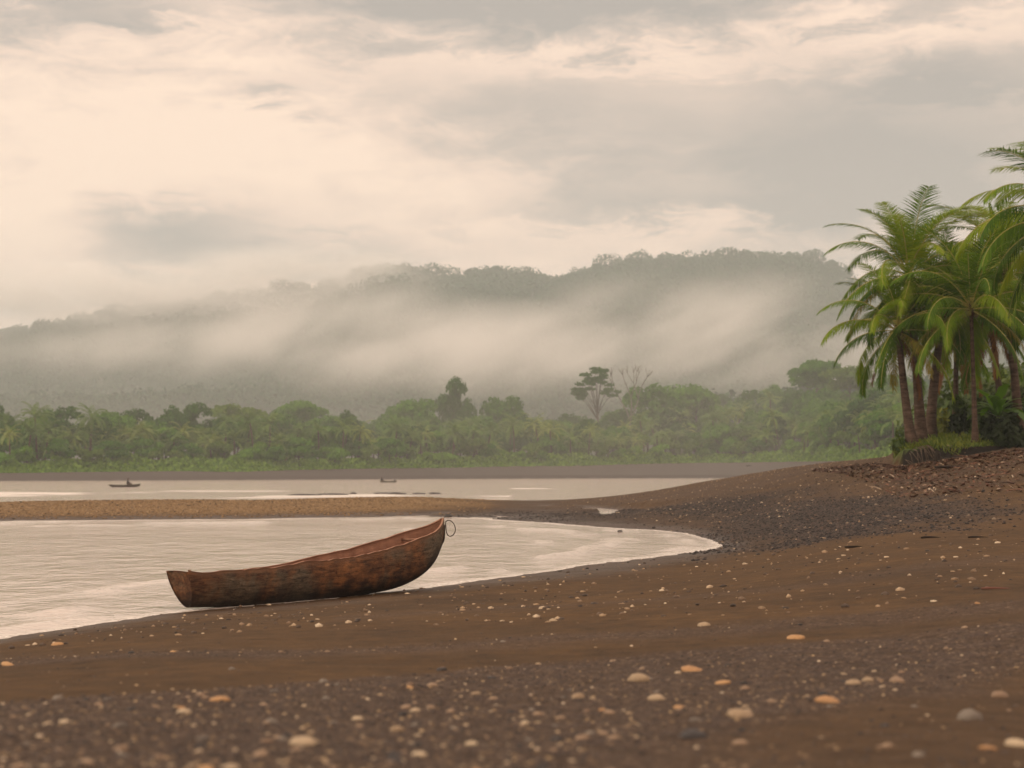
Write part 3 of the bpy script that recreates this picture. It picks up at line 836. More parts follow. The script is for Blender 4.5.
c1, p1 = small_canoe(125, 487, R(20), 3.7, M_HULL, "small dark canoe afloat on the bay with one paddler, left of the picture")
o = person((p1.x + .3, p1.y + .12, .20), R(20), "lone paddler in a dark shirt sitting upright in the small canoe at left"); o.scale = (1.12, 1.12, 1.15)
def paddle(p, rz, label):
    mb = MB(); mb.tube([(0, 0, .75), (0, 0, -.2)], [.016, .016], 6)
    mb.tube([(0, 0, -.1), (0, 0, -.3), (0, 0, -.55)], [.02, .07, .06], 6)
    o = mb.build("paddle", M_HULL, None, True, p); o.rotation_euler = (.15, .1, rz)
    tag(o, label, "paddle")
paddle((p1.x + .58, p1.y - .16, .42), 0, "wooden paddle held by the lone paddler in the small canoe at left")
c2, p2 = small_canoe(388.5, 482.5, R(24), 3.1, M_HULLG, "small grey green canoe afloat near the far shore carrying two people")
person((p2.x - 1.18 , p2.y - .5, .18), R(24), "person sitting at the left end of the grey green canoe")
o = person((p2.x + 1.05, p2.y + .45, .02), R(204), "person sitting low at the right end of the grey green canoe"); o.scale = (.85, .85, .8)

# dark rocks breaking the surface beyond the bar
M_ROCK = plain("wet_rock", (.035, .03, .028), .45, .4)
for j, (x0, x1, py) in enumerate([(289, 320, 495.2), (316, 349, 494.8), (350, 357, 493.8), (374, 392, 493.6), (388, 406, 493.9), (412, 426, 493.8), (429, 441, 493.7)]):
    d = CAMZ * F / (py - HZ); p = at((x0 + x1) / 2, py, d); w = (x1 - x0) / F * d
    me = stone_mesh("rock", 900 + j, 3, M_ROCK)
    o = put("rock", me, None, (p.x, p.y, .02), (0, 0, random.uniform(-.1, .1)), (w / 2, .9, .24))
    tag(o, "low dark wet rock breaking the water beyond the gravel bar", "rock", "dark rocks beyond the gravel bar")
for px, py, w in ((620, 531.5, 5), (448, 517, 9)):
    d = CAMZ * F / (py - HZ); p = at(px, py, d); s = w / F * d
    o = put("rock", stone_mesh("rock", 950 + px, 2, M_ROCK), None, (p.x, p.y, .02), (0, 0, 0), (s / 2, s / 2, s / 2))
    tag(o, {620: "small dark rock in the shallows near the lagoon's right end", 448: "dark rock at the foot of the bar just behind the canoe's bow"}[px], "rock")

# ------------------------------------------------------------------ palms
def frond_mesh(name, mat, L=4.4, e0=50, droop=75, pairs=58, llen=.80, wid=.05, seed=0, segs=3, hang=.55, twist=0.0, rac=.03, rib=None, grav=0.0):
    """one coconut frond along +X: arching midrib with hanging leaflets on both sides"""
    rs = random.Random(seed)
    n = 26
    P = [Vector((0, 0, 0))]; T = []
    for i in range(n):
        t = i / (n - 1)
        a = R(e0 - droop * (t ** 1.35))
        T.append(Vector((math.cos(a), math.sin(twist * t), math.sin(a))).normalized())
        P.append(P[-1] + T[-1] * (L / n))
    T.append(T[-1])
    mb = MB()
    mb.tube(P, [rac * (1 - .9 * i / n) + .004 for i in range(n + 1)], 5)
    Vs, Fs = [], []
    for k in range(pairs):
        t = .13 + .87 * (k + .5) / pairs
        f = t * n; i = min(int(f), n - 1)
        p = P[i].lerp(P[i + 1], f - i); tg = T[i]
        side0 = tg.cross(Vector((0, 0, 1)))
        if side0.length < .05: side0 = Vector((0, 1, 0))
        side0.normalize(); up = side0.cross(tg)
        ll = llen * (math.sin(math.pi * min(1, .18 + .76 * t)) ** .6) * rs.uniform(.72, 1.18)
        for sgn in (-1, 1):
            if rs.random() < .04: continue
            fw = .38 + .72 * t + rs.uniform(-.12, .12)
            d0 = (side0 * sgn + tg * fw + up * (.22 + rs.uniform(-.14, .14)) + Vector((0, 0, -grav * rs.uniform(.8, 1.2)))).normalized()
            nseg = segs; q = p.copy(); dcur = d0.copy(); row = []
            wv = wid * rs.uniform(.8, 1.15)
            for s in range(nseg + 1):
                tt = s / nseg
                wn = tg.cross(dcur).cross(dcur)
                wdir = (tg - dcur * tg.dot(dcur))
                if wdir.length < .02: wdir = up.copy()
                wdir.normalize()
                ww = wv * (1 - tt ** 1.6) * (.5 if s == 0 else 1) + .004
                row.append((q - wdir * ww / 2, q + wdir * ww / 2))
                dcur = (dcur + Vector((0, 0, -hang * rs.uniform(.8, 1.25) * (1.4 / nseg)))).normalized()
                q = q + dcur * (ll / nseg)
            b = len(Vs)
            for a_, c_ in row: Vs += [tuple(a_), tuple(c_)]
            for s in range(nseg): Fs.append((b + 2 * s, b + 2 * s + 1, b + 2 * s + 3, b + 2 * s + 2))
    nr = sum(len(f) for f in mb.f); mb.add(Vs, Fs)
    me = mb.mesh(name, mat)
    if mat and rib:
        me.materials.append(rib); a = np.zeros(len(me.polygons), np.int32); a[:nr] = 1; me.polygons.foreach_set('material_index', a)
    return me

GREENS = [(0.0258, 0.0672, 0.0045), (0.0598, 0.1288, 0.0063), (0.1288, 0.2184, 0.0090), (0.2300, 0.2856, 0.0144)]
M_FROND = foliage_mat("palm_frond_green", GREENS, .38, .5, .75, .12)
M_RIB = plain('palm_midrib', (.30, .27, .06), .5, .25)
M_FRONDY = foliage_mat("palm_frond_yellowing", [(.07, .085, .012), (.16, .15, .02), (.26, .19, .03)], .4, .5, .6)
M_FRONDB = foliage_mat("palm_frond_dead", [(.075, .030, .012), (.15, .065, .022), (.24, .12, .04)], .25, .8, .6, .1)
FR = {}
for k, (e0, dr, L) in {'spear': (87, 12, 3.0), 'up': (77, 66, 4.8), 'high': (66, 78, 5.0), 'mid': (48, 92, 5.1), 'flat': (28, 90, 5.0), 'low': (4, 80, 4.8), 'hang': (-26, 58, 4.6)}.items():
    FR[k] = [frond_mesh("frond", M_FROND, L, e0, dr, 68, {'spear': .25, 'flat': 1.0, 'low': 1.0, 'hang': .95}.get(k, 1.05), .052, hash(k) % 97 + j * 7 if False else 17 * j + len(k) * 3, 3, {'spear': .1, 'up': .22, 'high': .30, 'mid': .42}.get(k, .62), (.25, -.25, .1)[j], .035, M_RIB, {'mid': .3, 'flat': .65, 'low': .75, 'hang': .5}.get(k, 0)) for j in range(3)]
FR['yellow'] = [frond_mesh("frond", M_FRONDY, 4.1, -15, 62, 52, .75, .045, 71 + j, 3, .8) for j in range(2)]
FR['dead'] = [frond_mesh("frond", M_FRONDB, 3.6, -55, 33, 44, .62, .042, 81 + j, 3, 1.0) for j in range(2)]

def trunk_mat():
    m, nt, ns, ln, bs = new_mat("palm_trunk")
    tc = ns.new('ShaderNodeTexCoord')
    w = N(ns, 'ShaderNodeMapping'); w.inputs['Scale'].default_value = (1.2, 1.2, 7); ln.new(tc.outputs['Object'], w.inputs[0])
    wn = noise(nt, w.outputs[0], 1.5, 4, .6)
    r = ramp(ns, [(.32, (.040, .027, .021)), (.5, (.085, .058, .044)), (.7, (.125, .090, .070))]); ln.new(wn, r.inputs[0])
    nz = noise(nt, tc.outputs['Object'], 3.5, 6, .7); r2 = ramp(ns, [(.3, (.45, .42, .40)), (.7, (1.2, 1.15, 1.1))]); ln.new(nz, r2.inputs[0])
    ln.new(mixc(nt, 1.0, r.outputs[0], r2.outputs[0], 'MULTIPLY'), bs.inputs['Base Color'])
    bs.inputs['Roughness'].default_value = .9; bs.inputs['Specular IOR Level'].default_value = .15
    b = N(ns, 'ShaderNodeBump'); b.inputs['Distance'].default_value = .04; ln.new(math_(nt, 'ADD', wn, nz), b.inputs['Height']); ln.new(b.outputs[0], bs.inputs['Normal'])
    return m
M_TRUNK = trunk_mat()
M_NUT = plain("coconut_husk", (.13, .12, .03), .5, .35)
M_FIBRE = plain("palm_fibre", (.06, .035, .02), .95, .4)

def near_palm(bpx, bpy, hpx, hpy, d, label, counts, rad=.17, scale=1.0, seed=0, bend=.4, nuts=5, tilt=(0, 0), az=None):
    rs = random.Random(seed)
    bx = (bpx - 512) / F * d
    B = Vector((bx, d, gz(bx, d) - .05))
    H = at(hpx, hpy, d + rs.uniform(-.3, .3)) - B
    root = empty("coconut_palm", B)
    tag(root, label, "palm tree", "coconut palms at the right end of the beach")
    n = 16; pts, rr = [], []
    for i in range(n + 1):
        t = i / n
        off = Vector((H.x * (t ** (1 + bend)), H.y * t, H.z * t))
        pts.append(off)
        rr.append(rad * (1.0 - .38 * t) * (1 + .75 * math.exp(-t * 9)) * (1 + .03 * rs.uniform(-1, 1)))
    mb = MB(); mb.tube(pts, rr, 12); mb.build("trunk", M_TRUNK, root)
    mb = MB(); mb.tube([H - Vector((0, 0, .45)), H - Vector((0, 0, .2)), H, H + Vector((0, 0, .3))], [rad * .7, rad * 1.35, rad * 1.15, rad * .3], 10)
    mb.build("crown_fibre", M_FIBRE, root)
    k = 0
    for kind, c in counts:
        a0 = rs.uniform(0, 6.28)
        for j in range(c):
            me = rs.choice(FR[kind])
            azm = a0 + j * 2 * math.pi / c + rs.uniform(-.25, .25)
            s = scale * rs.uniform(.88, 1.1)
            zoff = {'spear': .2, 'up': .18, 'high': .12, 'mid': .05, 'flat': 0, 'low': -.06, 'hang': -.12, 'yellow': -.12, 'dead': -.22}[kind]
            put("frond", me, root, H + Vector((math.cos(azm) * .08, math.sin(azm) * .08, zoff)),
                (rs.uniform(-.14, .14) + tilt[0], rs.uniform(-.1, .1) + tilt[1], azm), (s, s, s))
    for j in range(nuts):
        a = rs.uniform(0, 6.28)
        put("coconut", NUT, root, H + Vector((math.cos(a) * .27, math.sin(a) * .27, -.12 - rs.uniform(0, .22))), (rs.uniform(-.4, .4), rs.uniform(-.4, .4), 0))
    return root
def nut_mesh():
    bm = bmesh.new(); bmesh.ops.create_icosphere(bm, subdivisions=2, radius=.115)
    for v in bm.verts:
        v.co.z *= 1.25; t = max(0, v.co.z / .14); v.co.x *= 1 - .25 * t; v.co.y *= 1 - .25 * t
    me = bpy.data.meshes.new("coconut"); bm.to_mesh(me); bm.free(); me.materials.append(M_NUT)
    me.polygons.foreach_set('use_smooth', np.ones(len(me.polygons), bool)); return me
NUT = nut_mesh()

full = [('spear', 1), ('up', 5), ('high', 7), ('mid', 8), ('flat', 8), ('low', 7), ('hang', 3), ('yellow', 2), ('dead', 1)]
tallp = [('spear', 1), ('up', 8), ('high', 6), ('mid', 4), ('flat', 3), ('low', 6), ('hang', 5), ('yellow', 1), ('dead', 1)]
near_palm(913, 440, 898, 330, 74.6, "leftmost coconut palm with a leaning trunk flared at the edge of the bank", [('spear', 1), ('up', 4), ('high', 4), ('mid', 5), ('flat', 6), ('low', 5), ('hang', 4), ('yellow', 2), ('dead', 2)], .20, .76, 4, -.25, 6)
near_palm(921, 434, 909, 276, 75.5, "tall coconut palm behind the leftmost one, one erect spear over its crown", tallp, .22, .86, 7, .2)
near_palm(930, 434, 945, 306, 78, "coconut palm on a thick trunk close beside the tall one, crown leaning right", full + [('hang', 4)], .23, .80, 12, .5)
near_palm(975, 444, 971, 308, 73.2, "slim dark coconut palm in front with a star of spreading fronds", [('spear', 1), ('up', 4), ('high', 5), ('mid', 6), ('flat', 7), ('low', 6), ('hang', 3), ('yellow', 2)], .115, .84, 21, .2, 7)
near_palm(1019, 438, 1003, 272, 77, "tall coconut palm near the right edge, behind the banana plant", [('spear', 3)] + full[1:], .20, .9, 33, .4)
near_palm(1080, 446, 1074, 222, 64, "tallest coconut palm, only long fronds hanging in from the right edge", full + [('hang', 2)], .2, .95, 41, .3)
near_palm(1004, 436, 990, 318, 82, "coconut palm deep in the grove between the slim palm and the right edge", full + [('dead', 8)], .18, .86, 52, .3, 3)
near_palm(955, 434, 957, 328, 86, "coconut palm at the back of the grove with withered orange fronds hanging low", [('up', 3), ('high', 5), ('mid', 6), ('flat', 6), ('low', 4), ('dead', 9)], .16, .88, 63, .3, 3)

# ------------------------------------------------------------------ leafy crowns
def leaf_quads(P, size, up=.35, elong=1.5, rng=RNG, nrm=None):
    """a small tilted, folded quad at every point"""
    n = len(P)
    d = rng.standard_normal((n, 3)); d[:, 2] *= .6
    if nrm is not None: d = d * .7 + nrm
    d /= np.linalg.norm(d, axis=1, keepdims=True) + 1e-9
    r = rng.standard_normal((n, 3)); r[:, 2] += up
    s = np.cross(d, r); s /= np.linalg.norm(s, axis=1, keepdims=True) + 1e-9
    sz = size * rng.uniform(.6, 1.3, n)[:, None]
    a = s * sz * .5; t = np.cross(s, d); b = t * sz * .5 * elong
    nn = d * sz * .16
    V = np.stack([P - b * .9, P + a * .9 + nn * .2, P + b, P - a * .9 + nn * .2], 1)
    V[:, 1] += (rng.random((n, 1)) - .5) * b; V[:, 3] += (rng.random((n, 1)) - .5) * b
    return V.reshape(-1, 3), (np.arange(n)[:, None] * 4 + np.arange(4)[None]).reshape(-1, 4)
def lobes(rs, n, rx, rz, zc, spread=.75, lr=.42):
    L = []
    for k in range(n):
        a = rs.uniform(0, 6.28); q = math.sqrt(rs.random()) * spread
        zz = rs.uniform(-.55, .75) * (1 - .5 * q)
        L.append((math.cos(a) * q * rx, math.sin(a) * q * rx, zc + zz * rz, rx * lr * rs.uniform(.6, 1.2), rz * lr * rs.uniform(.65, 1.2)))
    return L
def crown_mesh(name, mat, rx, rz, zc, nl, nq, size, seed, spread=.75, lr=.42, flatten=False):
    rs = random.Random(seed); rng = np.random.default_rng(seed)
    L = lobes(rs, nl, rx, rz, zc, spread, lr)
    wts = np.array([l[3] ** 2 for l in L]); wts /= wts.sum()
    idx = rng.choice(nl, nq, p=wts)
    d = rng.standard_normal((nq, 3)); d /= np.linalg.norm(d, axis=1, keepdims=True)
    d[:, 2] = np.where(d[:, 2] < -.3, -d[:, 2] * .6, d[:, 2])
    rad = (.62 + .46 * rng.random(nq) ** .6)[:, None]
    La = np.array(L)[idx]
    P = La[:, :3] + d * rad * np.stack([La[:, 3], La[:, 3], La[:, 4]], -1)
    V, Fq = leaf_quads(P, size, rng=rng, nrm=d)
    mb = MB(); mb.add(V, Fq)
    return mb.mesh(name, mat, False)
def tree_trunk(name, mat, h, r, lean, seed, branches=5, bl=3.0):
    rs = random.Random(seed)
    mb = MB()
    top = Vector((lean, rs.uniform(-.5, .5), h))
    pts = [Vector((0, 0, -.6))] + [Vector((lean * t ** 1.5, top.y * t, h * t)) for t in (.15, .4, .7, 1)]
    mb.tube(pts, [r * 1.5, r * 1.1, r * .9, r * .75, r * .45], 8)
    for k in range(branches):
        a = k * 2.4 + rs.uniform(-.4, .4); t = rs.uniform(.55, .98)
        p = Vector((lean * t ** 1.5, top.y * t, h * t))
        e = p + Vector((math.cos(a), math.sin(a), rs.uniform(.5, 1.0))) * bl * rs.uniform(.7, 1.1)
        mid = p.lerp(e, .5) + Vector((0, 0, -.25))
        mb.tube([p, mid, e], [r * .45, r * .3, r * .1], 6)
    return mb.mesh(name, mat)

M_BARK = plain("forest_bark", (.07, .058, .045), .9, .35)
TREE_COLS = {
    'dark': [(0.0189, 0.0562, 0.0100), (0.0336, 0.0950, 0.0140), (0.0525, 0.1313, 0.0180)],
    'mid': [(0.0315, 0.0938, 0.0100), (0.0578, 0.1500, 0.0140), (0.0945, 0.2063, 0.0200)],
    'light': [(0.0578, 0.1500, 0.0120), (0.0998, 0.2188, 0.0180), (0.1522, 0.2750, 0.0260)],
    'olive': [(0.0473, 0.0975, 0.0180), (0.0788, 0.1438, 0.0240), (0.1208, 0.1938, 0.0340)],
    'orange': [(.10, .075, .025), (.16, .105, .035), (.20, .12, .04)]}
M_LEAF = {k: foliage_mat("leaf_" + k, v, .3, .6, .45, .05) for k, v in TREE_COLS.items()}
def proto_tree(kind, seed, rx, rz, h, nl=14, nq=2600, size=.75, r=.3, spread=.75, lr=.42):
    c = crown_mesh("crown", M_LEAF[kind], rx, rz, h, nl, nq, size, seed, spread, lr)
    t = tree_trunk("trunk", M_BARK, h, r, random.uniform(-.8, .8), seed, 6, rx * .55)
    return t, c
TP = {'dome': [proto_tree('mid', 201, 6.2, 5.8, 8.6, 17), proto_tree('dark', 202, 6.6, 6.2, 9.4, 18), proto_tree('mid', 203, 5.4, 6.2, 8.4, 16), proto_tree('dark', 207, 5.8, 6.0, 9.2, 17)],
      'low': [proto_tree('light', 211, 4.2, 3.0, 4.6, 10, 1800, .65, .2), proto_tree('mid', 212, 4.6, 3.4, 5.2, 11, 2000, .65, .2), proto_tree('olive', 213, 4.4, 3.2, 5.0, 10, 1800, .65, .2), proto_tree('light', 214, 4.0, 2.6, 4.2, 9, 1700, .6, .2)],
      'spread': [proto_tree('olive', 221, 7.4, 4.4, 12.2, 22, 2800, .7, .32, .9, .32), proto_tree('mid', 222, 7.8, 4.6, 12.5, 22, 2800, .7, .32, .9, .32)],
      'orange': [proto_tree('orange', 231, 3.8, 2.6, 4.4, 9, 1600, .6, .2)]}
M_FPALM = foliage_mat("far_palm_frond", [(0.0420, 0.0950, 0.0120), (0.0788, 0.1562, 0.0180), (0.1365, 0.2188, 0.0280)], .35, .5, .6, .3)
M_FPALMY = foliage_mat("far_palm_frond_pale", [(0.0840, 0.1438, 0.0200), (0.1418, 0.2063, 0.0300), (0.2100, 0.2625, 0.0500)], .35, .5, .6, .3)
def far_palm_mesh(seed, mat, nf=20):
    rs = random.Random(seed); mb = MB()
    for k in range(nf):
        e0 = rs.choice([78, 60, 45, 30, 10, -10]); az = k * 2.399 + rs.uniform(-.3, .3)
        me = frond_mesh("tmp", None, rs.uniform(3.8, 4.8), e0, rs.uniform(70, 95), 22, .85, .15, seed * 31 + k, 2, .6)
        V = np.empty(len(me.vertices) * 3); me.vertices.foreach_get('co', V); V = V.reshape(-1, 3)
        c, s = math.cos(az), math.sin(az)
        V = np.stack([V[:, 0] * c - V[:, 1] * s, V[:, 0] * s + V[:, 1] * c, V[:, 2]], -1)
        Fq = [tuple(p.vertices) if len(p.vertices) == 4 else tuple(p.vertices) + (p.vertices[2],) for p in me.polygons]
        mb.add(V, Fq); bpy.data.meshes.remove(me)
    return mb.mesh("crown", mat)
FPC = [far_palm_mesh(s, m) for s, m in ((1, M_FPALM), (2, M_FPALM), (3, M_FPALMY), (4, M_FPALM))]
def fpt(h, lean, seed):
    mb = MB(); n = 7
    mb.tube([(lean * (i / n) ** 1.6, 0, h * i / n - .3 * (i == 0)) for i in range(n + 1)], [.24 * (1 - .4 * i / n) * (1.5 if i == 0 else 1) for i in range(n + 1)], 8)
    return mb.mesh("trunk", M_TRUNK), (lean, 0, h)
FPT = [fpt(8.5, .8, 1), fpt(7, -.9, 2), fpt(10, 1.5, 3), fpt(5.5, .4, 4)]

WHERE = [(-999, 200, "beyond the lone paddler"), (200, 420, "beyond the canoe's raised bow"), (420, 580, "left of the bare tree"),
         (580, 730, "under and right of the bare tree"), (730, 9999, "behind the palm grove")]
def where(px):
    for a, b, t in WHERE:
        if a <= px < b: return t
TEXT = {'dome': ("tall domed broadleaf tree on the far shore", "broadleaf tree", "domed trees of the far tree line"), 'low': ("low bushy green tree on the far shore", "tree", "low bushy trees of the far tree line"),
        'spread': ("flat topped spreading tree on the far shore", "broadleaf tree", "spreading trees of the far tree line"), 'palm': ("hazy feathery palm on the far shore", "palm tree", "palms of the far tree line")}
def far_tree(kind, x, y, s, var=None, label=None):
    z = gz(x, y); px = 512 + F * x / y
    if kind == 'palm':
        root = empty("palm_tree", (x, y, z), random.uniform(0, 6.28), s)
        t, top = random.choice(FPT); put("trunk", t, root)
        put("crown", random.choice(FPC), root, top, (0, 0, random.uniform(0, 6.28)))
    else:
        root = empty({'dome': "broadleaf_tree", 'low': "bushy_tree", 'spread': "spreading_tree", 'orange': "bushy_tree"}[kind], (x, y, z), random.uniform(0, 6.28), s)
        t, c = random.choice(TP[kind]) if var is None else TP[kind][var]
        put("trunk", t, root); o = put("crown", c, root); 
    if label: tag(root, label, "tree")
    else:
        a, cat, g = TEXT[kind]; tag(root, a + " " + where(px), cat, g)
    return root
def shore(u): return float(np.interp(u, _SU, _SD)), 26 + 30 * float(sstep(.02, .12, u))
rs = random.Random(77)
def line_row(kind, n, off, offv, s0, s1, lo=-30, hi=900):
    for k in range(n):
        px = lo + (hi - lo) * (k + rs.random()) / n
        u = (px - 512) / F; Ds, w = shore(u)
        y = Ds + w + off + rs.uniform(-offv, offv)
        far_tree(kind, u * y, y, rs.uniform(s0, s1))
line_row('low', 62, 5, 4, .55, .95)
line_row('palm', 92, 12, 7, .8, 1.25, 0, 905)
line_row('low', 34, 18, 6, .9, 1.35)
line_row('dome', 34, 24, 8, .62, .92)
line_row('palm', 40, 34, 9, .85, 1.3, 380, 905)
line_row('dome', 38, 52, 16, .75, 1.05)
line_row('low', 30, 60, 18, 1.1, 1.6, 380, 905)
line_row('dome', 30, 95, 22, .85, 1.15, 250, 905)
line_row('palm', 24, 78, 16, 1.0, 1.4, 600, 905)
line_row('dome', 22, 150, 26, .9, 1.2, 380, 905)
# single trees that stand out of the line
def stand(kind, px, pytop, extra, h, label, var=0):
    u = (px - 512) / F; Ds, w = shore(u); y = Ds + w + extra; x = u * y
    top = at(px, pytop, y).z - gz(x, y)
    return far_tree(kind, x, y, top / h, var, label)
stand('dome', 66, 411, 30, 14.8, "rounded dark tree, leftmost tall crown of the far tree line", 1)
stand('dome', 120, 405, 34, 14.8, "domed tree second from the left in the far tree line", 0)
stand('dome', 160, 403, 30, 15.6, "broad domed tree above the far beach, third tall crown from the left", 3)
stand('dome', 195, 404, 36, 15.6, "broad domed tree fourth tall crown from the left", 1)
stand('spread', 235, 402, 60, 16.8, "pale flat topped tree standing hazily right of the domed crowns", 0)
stand('spread', 300, 396, 90, 17.2, "wide pale flat topped tree in the mist left of centre", 1)
o = stand('dome', 455, 383, 70, 14.8, "dark narrow crowned tree rising highest at the centre of the far tree line", 1)
o.scale = (o.scale[0] * .55, o.scale[1] * .55, o.scale[2])
stand('dome', 404, 391, 70, 14.8, "pale domed tree left of the dark narrow crowned tree", 0)
stand('dome', 510, 393, 60, 14.8, "broad domed tree right of the dark narrow crowned tree", 2)
stand('dome', 655, 381, 60, 14.8, "bright green domed tree just right of the bare tree", 2)
stand('dome', 695, 377, 66, 14.8, "bright domed tree second to the right of the bare tree", 0)
stand('spread', 815, 355, 120, 17.2, "tall layered tree highest at the right end of the far tree line", 1)
stand('spread', 850, 362, 120, 17.2, "layered tree half hidden behind the leftmost coconut palm", 0)
stand('orange', 278, 453, 6, 7.0, "small orange brown bushy tree at the foot of the far tree line", 0)

# open umbrella tree and the bare tree next to it
def open_tree():
    u = (598 - 512) / F; Ds, w = shore(u); y = Ds + w + 62; x = u * y; zb = gz(x, y)
    root = empty("umbrella_tree", (x, y, zb)); tag(root, "dark open crowned umbrella tree standing beside the bare tree above the far tree line", "tree")
    H = at(598, 366, y).z - zb; k = y / F
    rs = random.Random(9); mb = MB()
    mb.tube([(0, 0, -.5), (.2, 0, H * .3), (-.2, 0, H * .55)], [.40, .30, .22], 8)
    tips = []
    for j in range(20):
        tx = rs.uniform(-22, 24); a = abs(tx) / 24
        tz = H - k * (2 + 26 * a * a + rs.uniform(0, 9) + (8 if tx > 10 else 0)); ty = rs.uniform(-3.5, 3.5)
        e = Vector((tx * k, ty, tz)); b = Vector((-.2, 0, H * rs.uniform(.42, .56)))
        m = b.lerp(e, .5) + Vector((0, 0, 1.0))
        mb.tube([b, m, e], [.12, .08, .03], 6); tips.append(e); tips.append(m.lerp(e, .55))
    mb.build("trunk", M_BARK, root)
    rng = np.random.default_rng(4); P, D = [], []
    for e in tips:
        n = 62; d = rng.standard_normal((n, 3)); d /= np.linalg.norm(d, axis=1, keepdims=True)
        P.append(np.array(e) + d * np.array([2.0, 1.7, .55]) * rng.random((n, 1)) ** .5); D.append(d)
    V, Fq = leaf_quads(np.concatenate(P), .6, rng=rng); m2 = MB(); m2.add(V, Fq); m2.build("crown", M_LEAF['dark'], root, False)
def bare_tree():
    u = (632 - 512) / F; Ds, w = shore(u); y = Ds + w + 58; x = u * y; zb = gz(x, y)
    root = empty("bare_tree", (x, y, zb)); tag(root, "bare leafless tree with pale forked limbs above the far tree line", "tree")
    H = at(626, 360, y).z - zb
    rs = random.Random(14); mb = MB()
    def grow(p, d, L, r, lev):
        e = p + d * L; m = p.lerp(e, .5) + Vector((rs.uniform(-.1, .1), rs.uniform(-.1, .1), .05)) * L * .5
        mb.tube([p, m, e], [r, r * .85, r * .65], 6)
        if lev == 0: return
        for k in range(2 if lev > 1 else 3):
            nd = (d + Vector((rs.uniform(-.75, .75), rs.uniform(-.6, .6), rs.uniform(-.05, .45)))).normalized()
            grow(e, nd, L * rs.uniform(.6, .78), r * .66, lev - 1)
    grow(Vector((0, 0, -.5)), Vector((-.05, 0, 1)), H * .40, .34, 0)
    for sx in (-.45, .05, .38):
        grow(Vector((-.02 * H, 0, H * .38)), Vector((sx, rs.uniform(-.2, .2), 1)).normalized(), H * .235, .25, 3)
    mb.build("trunk", plain("pale_bare_bark", (.13, .12, .10), .9), root)
open_tree(); bare_tree()

# undergrowth along the foot of the far tree line
def undergrowth():
    n = 30000
    px = RNG.uniform(-60, 930, n); u = (px - 512) / F
    Ds = np.interp(u, _SU, _SD); w = 26 + 30 * sstep(.02, .12, u)
    y = Ds + w + RNG.uniform(-3, 10, n); x = u * y
    h = (1.6 + 3.4 * fbm(px / 26, y * .06, 44, 3) ** 1.6) * sstep(-3, 3, y - Ds - w)
    z = ground_z(x, y) + h * RNG.random(n) ** .7
    V, Fq = leaf_quads(np.stack([x, y, z], -1), .75)
    mb = MB(); mb.add(V, Fq)
    o = mb.build("undergrowth", foliage_mat("undergrowth_leaf", [(0.0630, 0.1438, 0.0120), (0.1155, 0.2250, 0.0200), (0.1680, 0.2875, 0.0280)], .3, .6, 0), None, False)
    tag(o, "bright green low undergrowth along the foot of the far tree line", "undergrowth", kind="stuff")
undergrowth()

# far hill forest: one mass of crowns
def hill_forest():
    rng = np.random.default_rng(8)
    n = 11000
    y = 780 + (2280 - 780) * rng.random(n) ** .72
    px = rng.uniform(-120, 1100, n); u = (px - 512) / F; x = u * y
    z = ground_z(x, y, False)
    big = rng.random(n)
    rx = 7 + 9 * big ** 2.2; rz = 5.5 + 5 * rng.random(n); hh = 3.0 + 4 * rng.random(n) + 5 * (big > .85)
    mb = MB()
    def crowns(x, y, z, rx, rz, hh, q, size, lo=.6, hi=1.1, bp=.35):
        n = len(x)
        P = np.repeat(np.stack([x, y, z + hh], -1), q, 0)
        d = rng.standard_normal((n * q, 3)); d /= np.linalg.norm(d, axis=1, keepdims=True); d[:, 2] = np.abs(d[:, 2]) * 1.0 - .25 * (rng.random(n * q) < .35)
        rr = np.repeat(np.stack([rx, rx, rz], -1), q, 0) * (lo + (hi - lo) * rng.random((n * q, 1)))
        bump = 1 + bp * np.sin(d[:, :1] * 5 + np.repeat(rng.uniform(0, 6, n), q)[:, None]) * np.cos(d[:, 1:2] * 4 + np.repeat(rng.uniform(0, 6, n), q)[:, None])
        V, Fq = leaf_quads(P + d * rr * bump, size, elong=1.2, rng=rng, nrm=d * 1.2)
        mb.add(V, Fq)
    crowns(x, y, z, rx, rz, hh, 52, 3.1, .7, 1.0, .2)
    # the crest: big crowns of uneven height against the sky
    pc = -120.0; C_ = []
    while pc < 1100:
        r_ = 9 + 13 * rng.random() ** 1.5
        lump = float(vnoise(np.array([pc / 32.0]), np.array([2.0]), 71)[0])
        u_ = (pc - 512) / F; yy = RIDGE_D + rng.uniform(-22, 22)
        C_.append((u_ * yy, yy, r_, r_ * rng.uniform(.6, .85), -4 + 20 * lump + rng.uniform(-3, 5)))
        pc += r_ * rng.uniform(.8, 1.5) / RIDGE_D * F
    C_ = np.array(C_)
    crowns(C_[:, 0], C_[:, 1], ground_z(C_[:, 0], C_[:, 1], False), C_[:, 2], C_[:, 3], C_[:, 4], 520, 2.2, .80, 1.0, .14)
    o = mb.build("hill_forest", foliage_mat("hill_forest_leaf", [(0.0120, 0.0378, 0.0238), (0.0220, 0.0588, 0.0302), (0.0360, 0.0798, 0.0367)], .15, .7, 0, .1), None, False)
    tag(o, "misty rainforest covering the far hills", "forest", kind="stuff")
hill_forest()

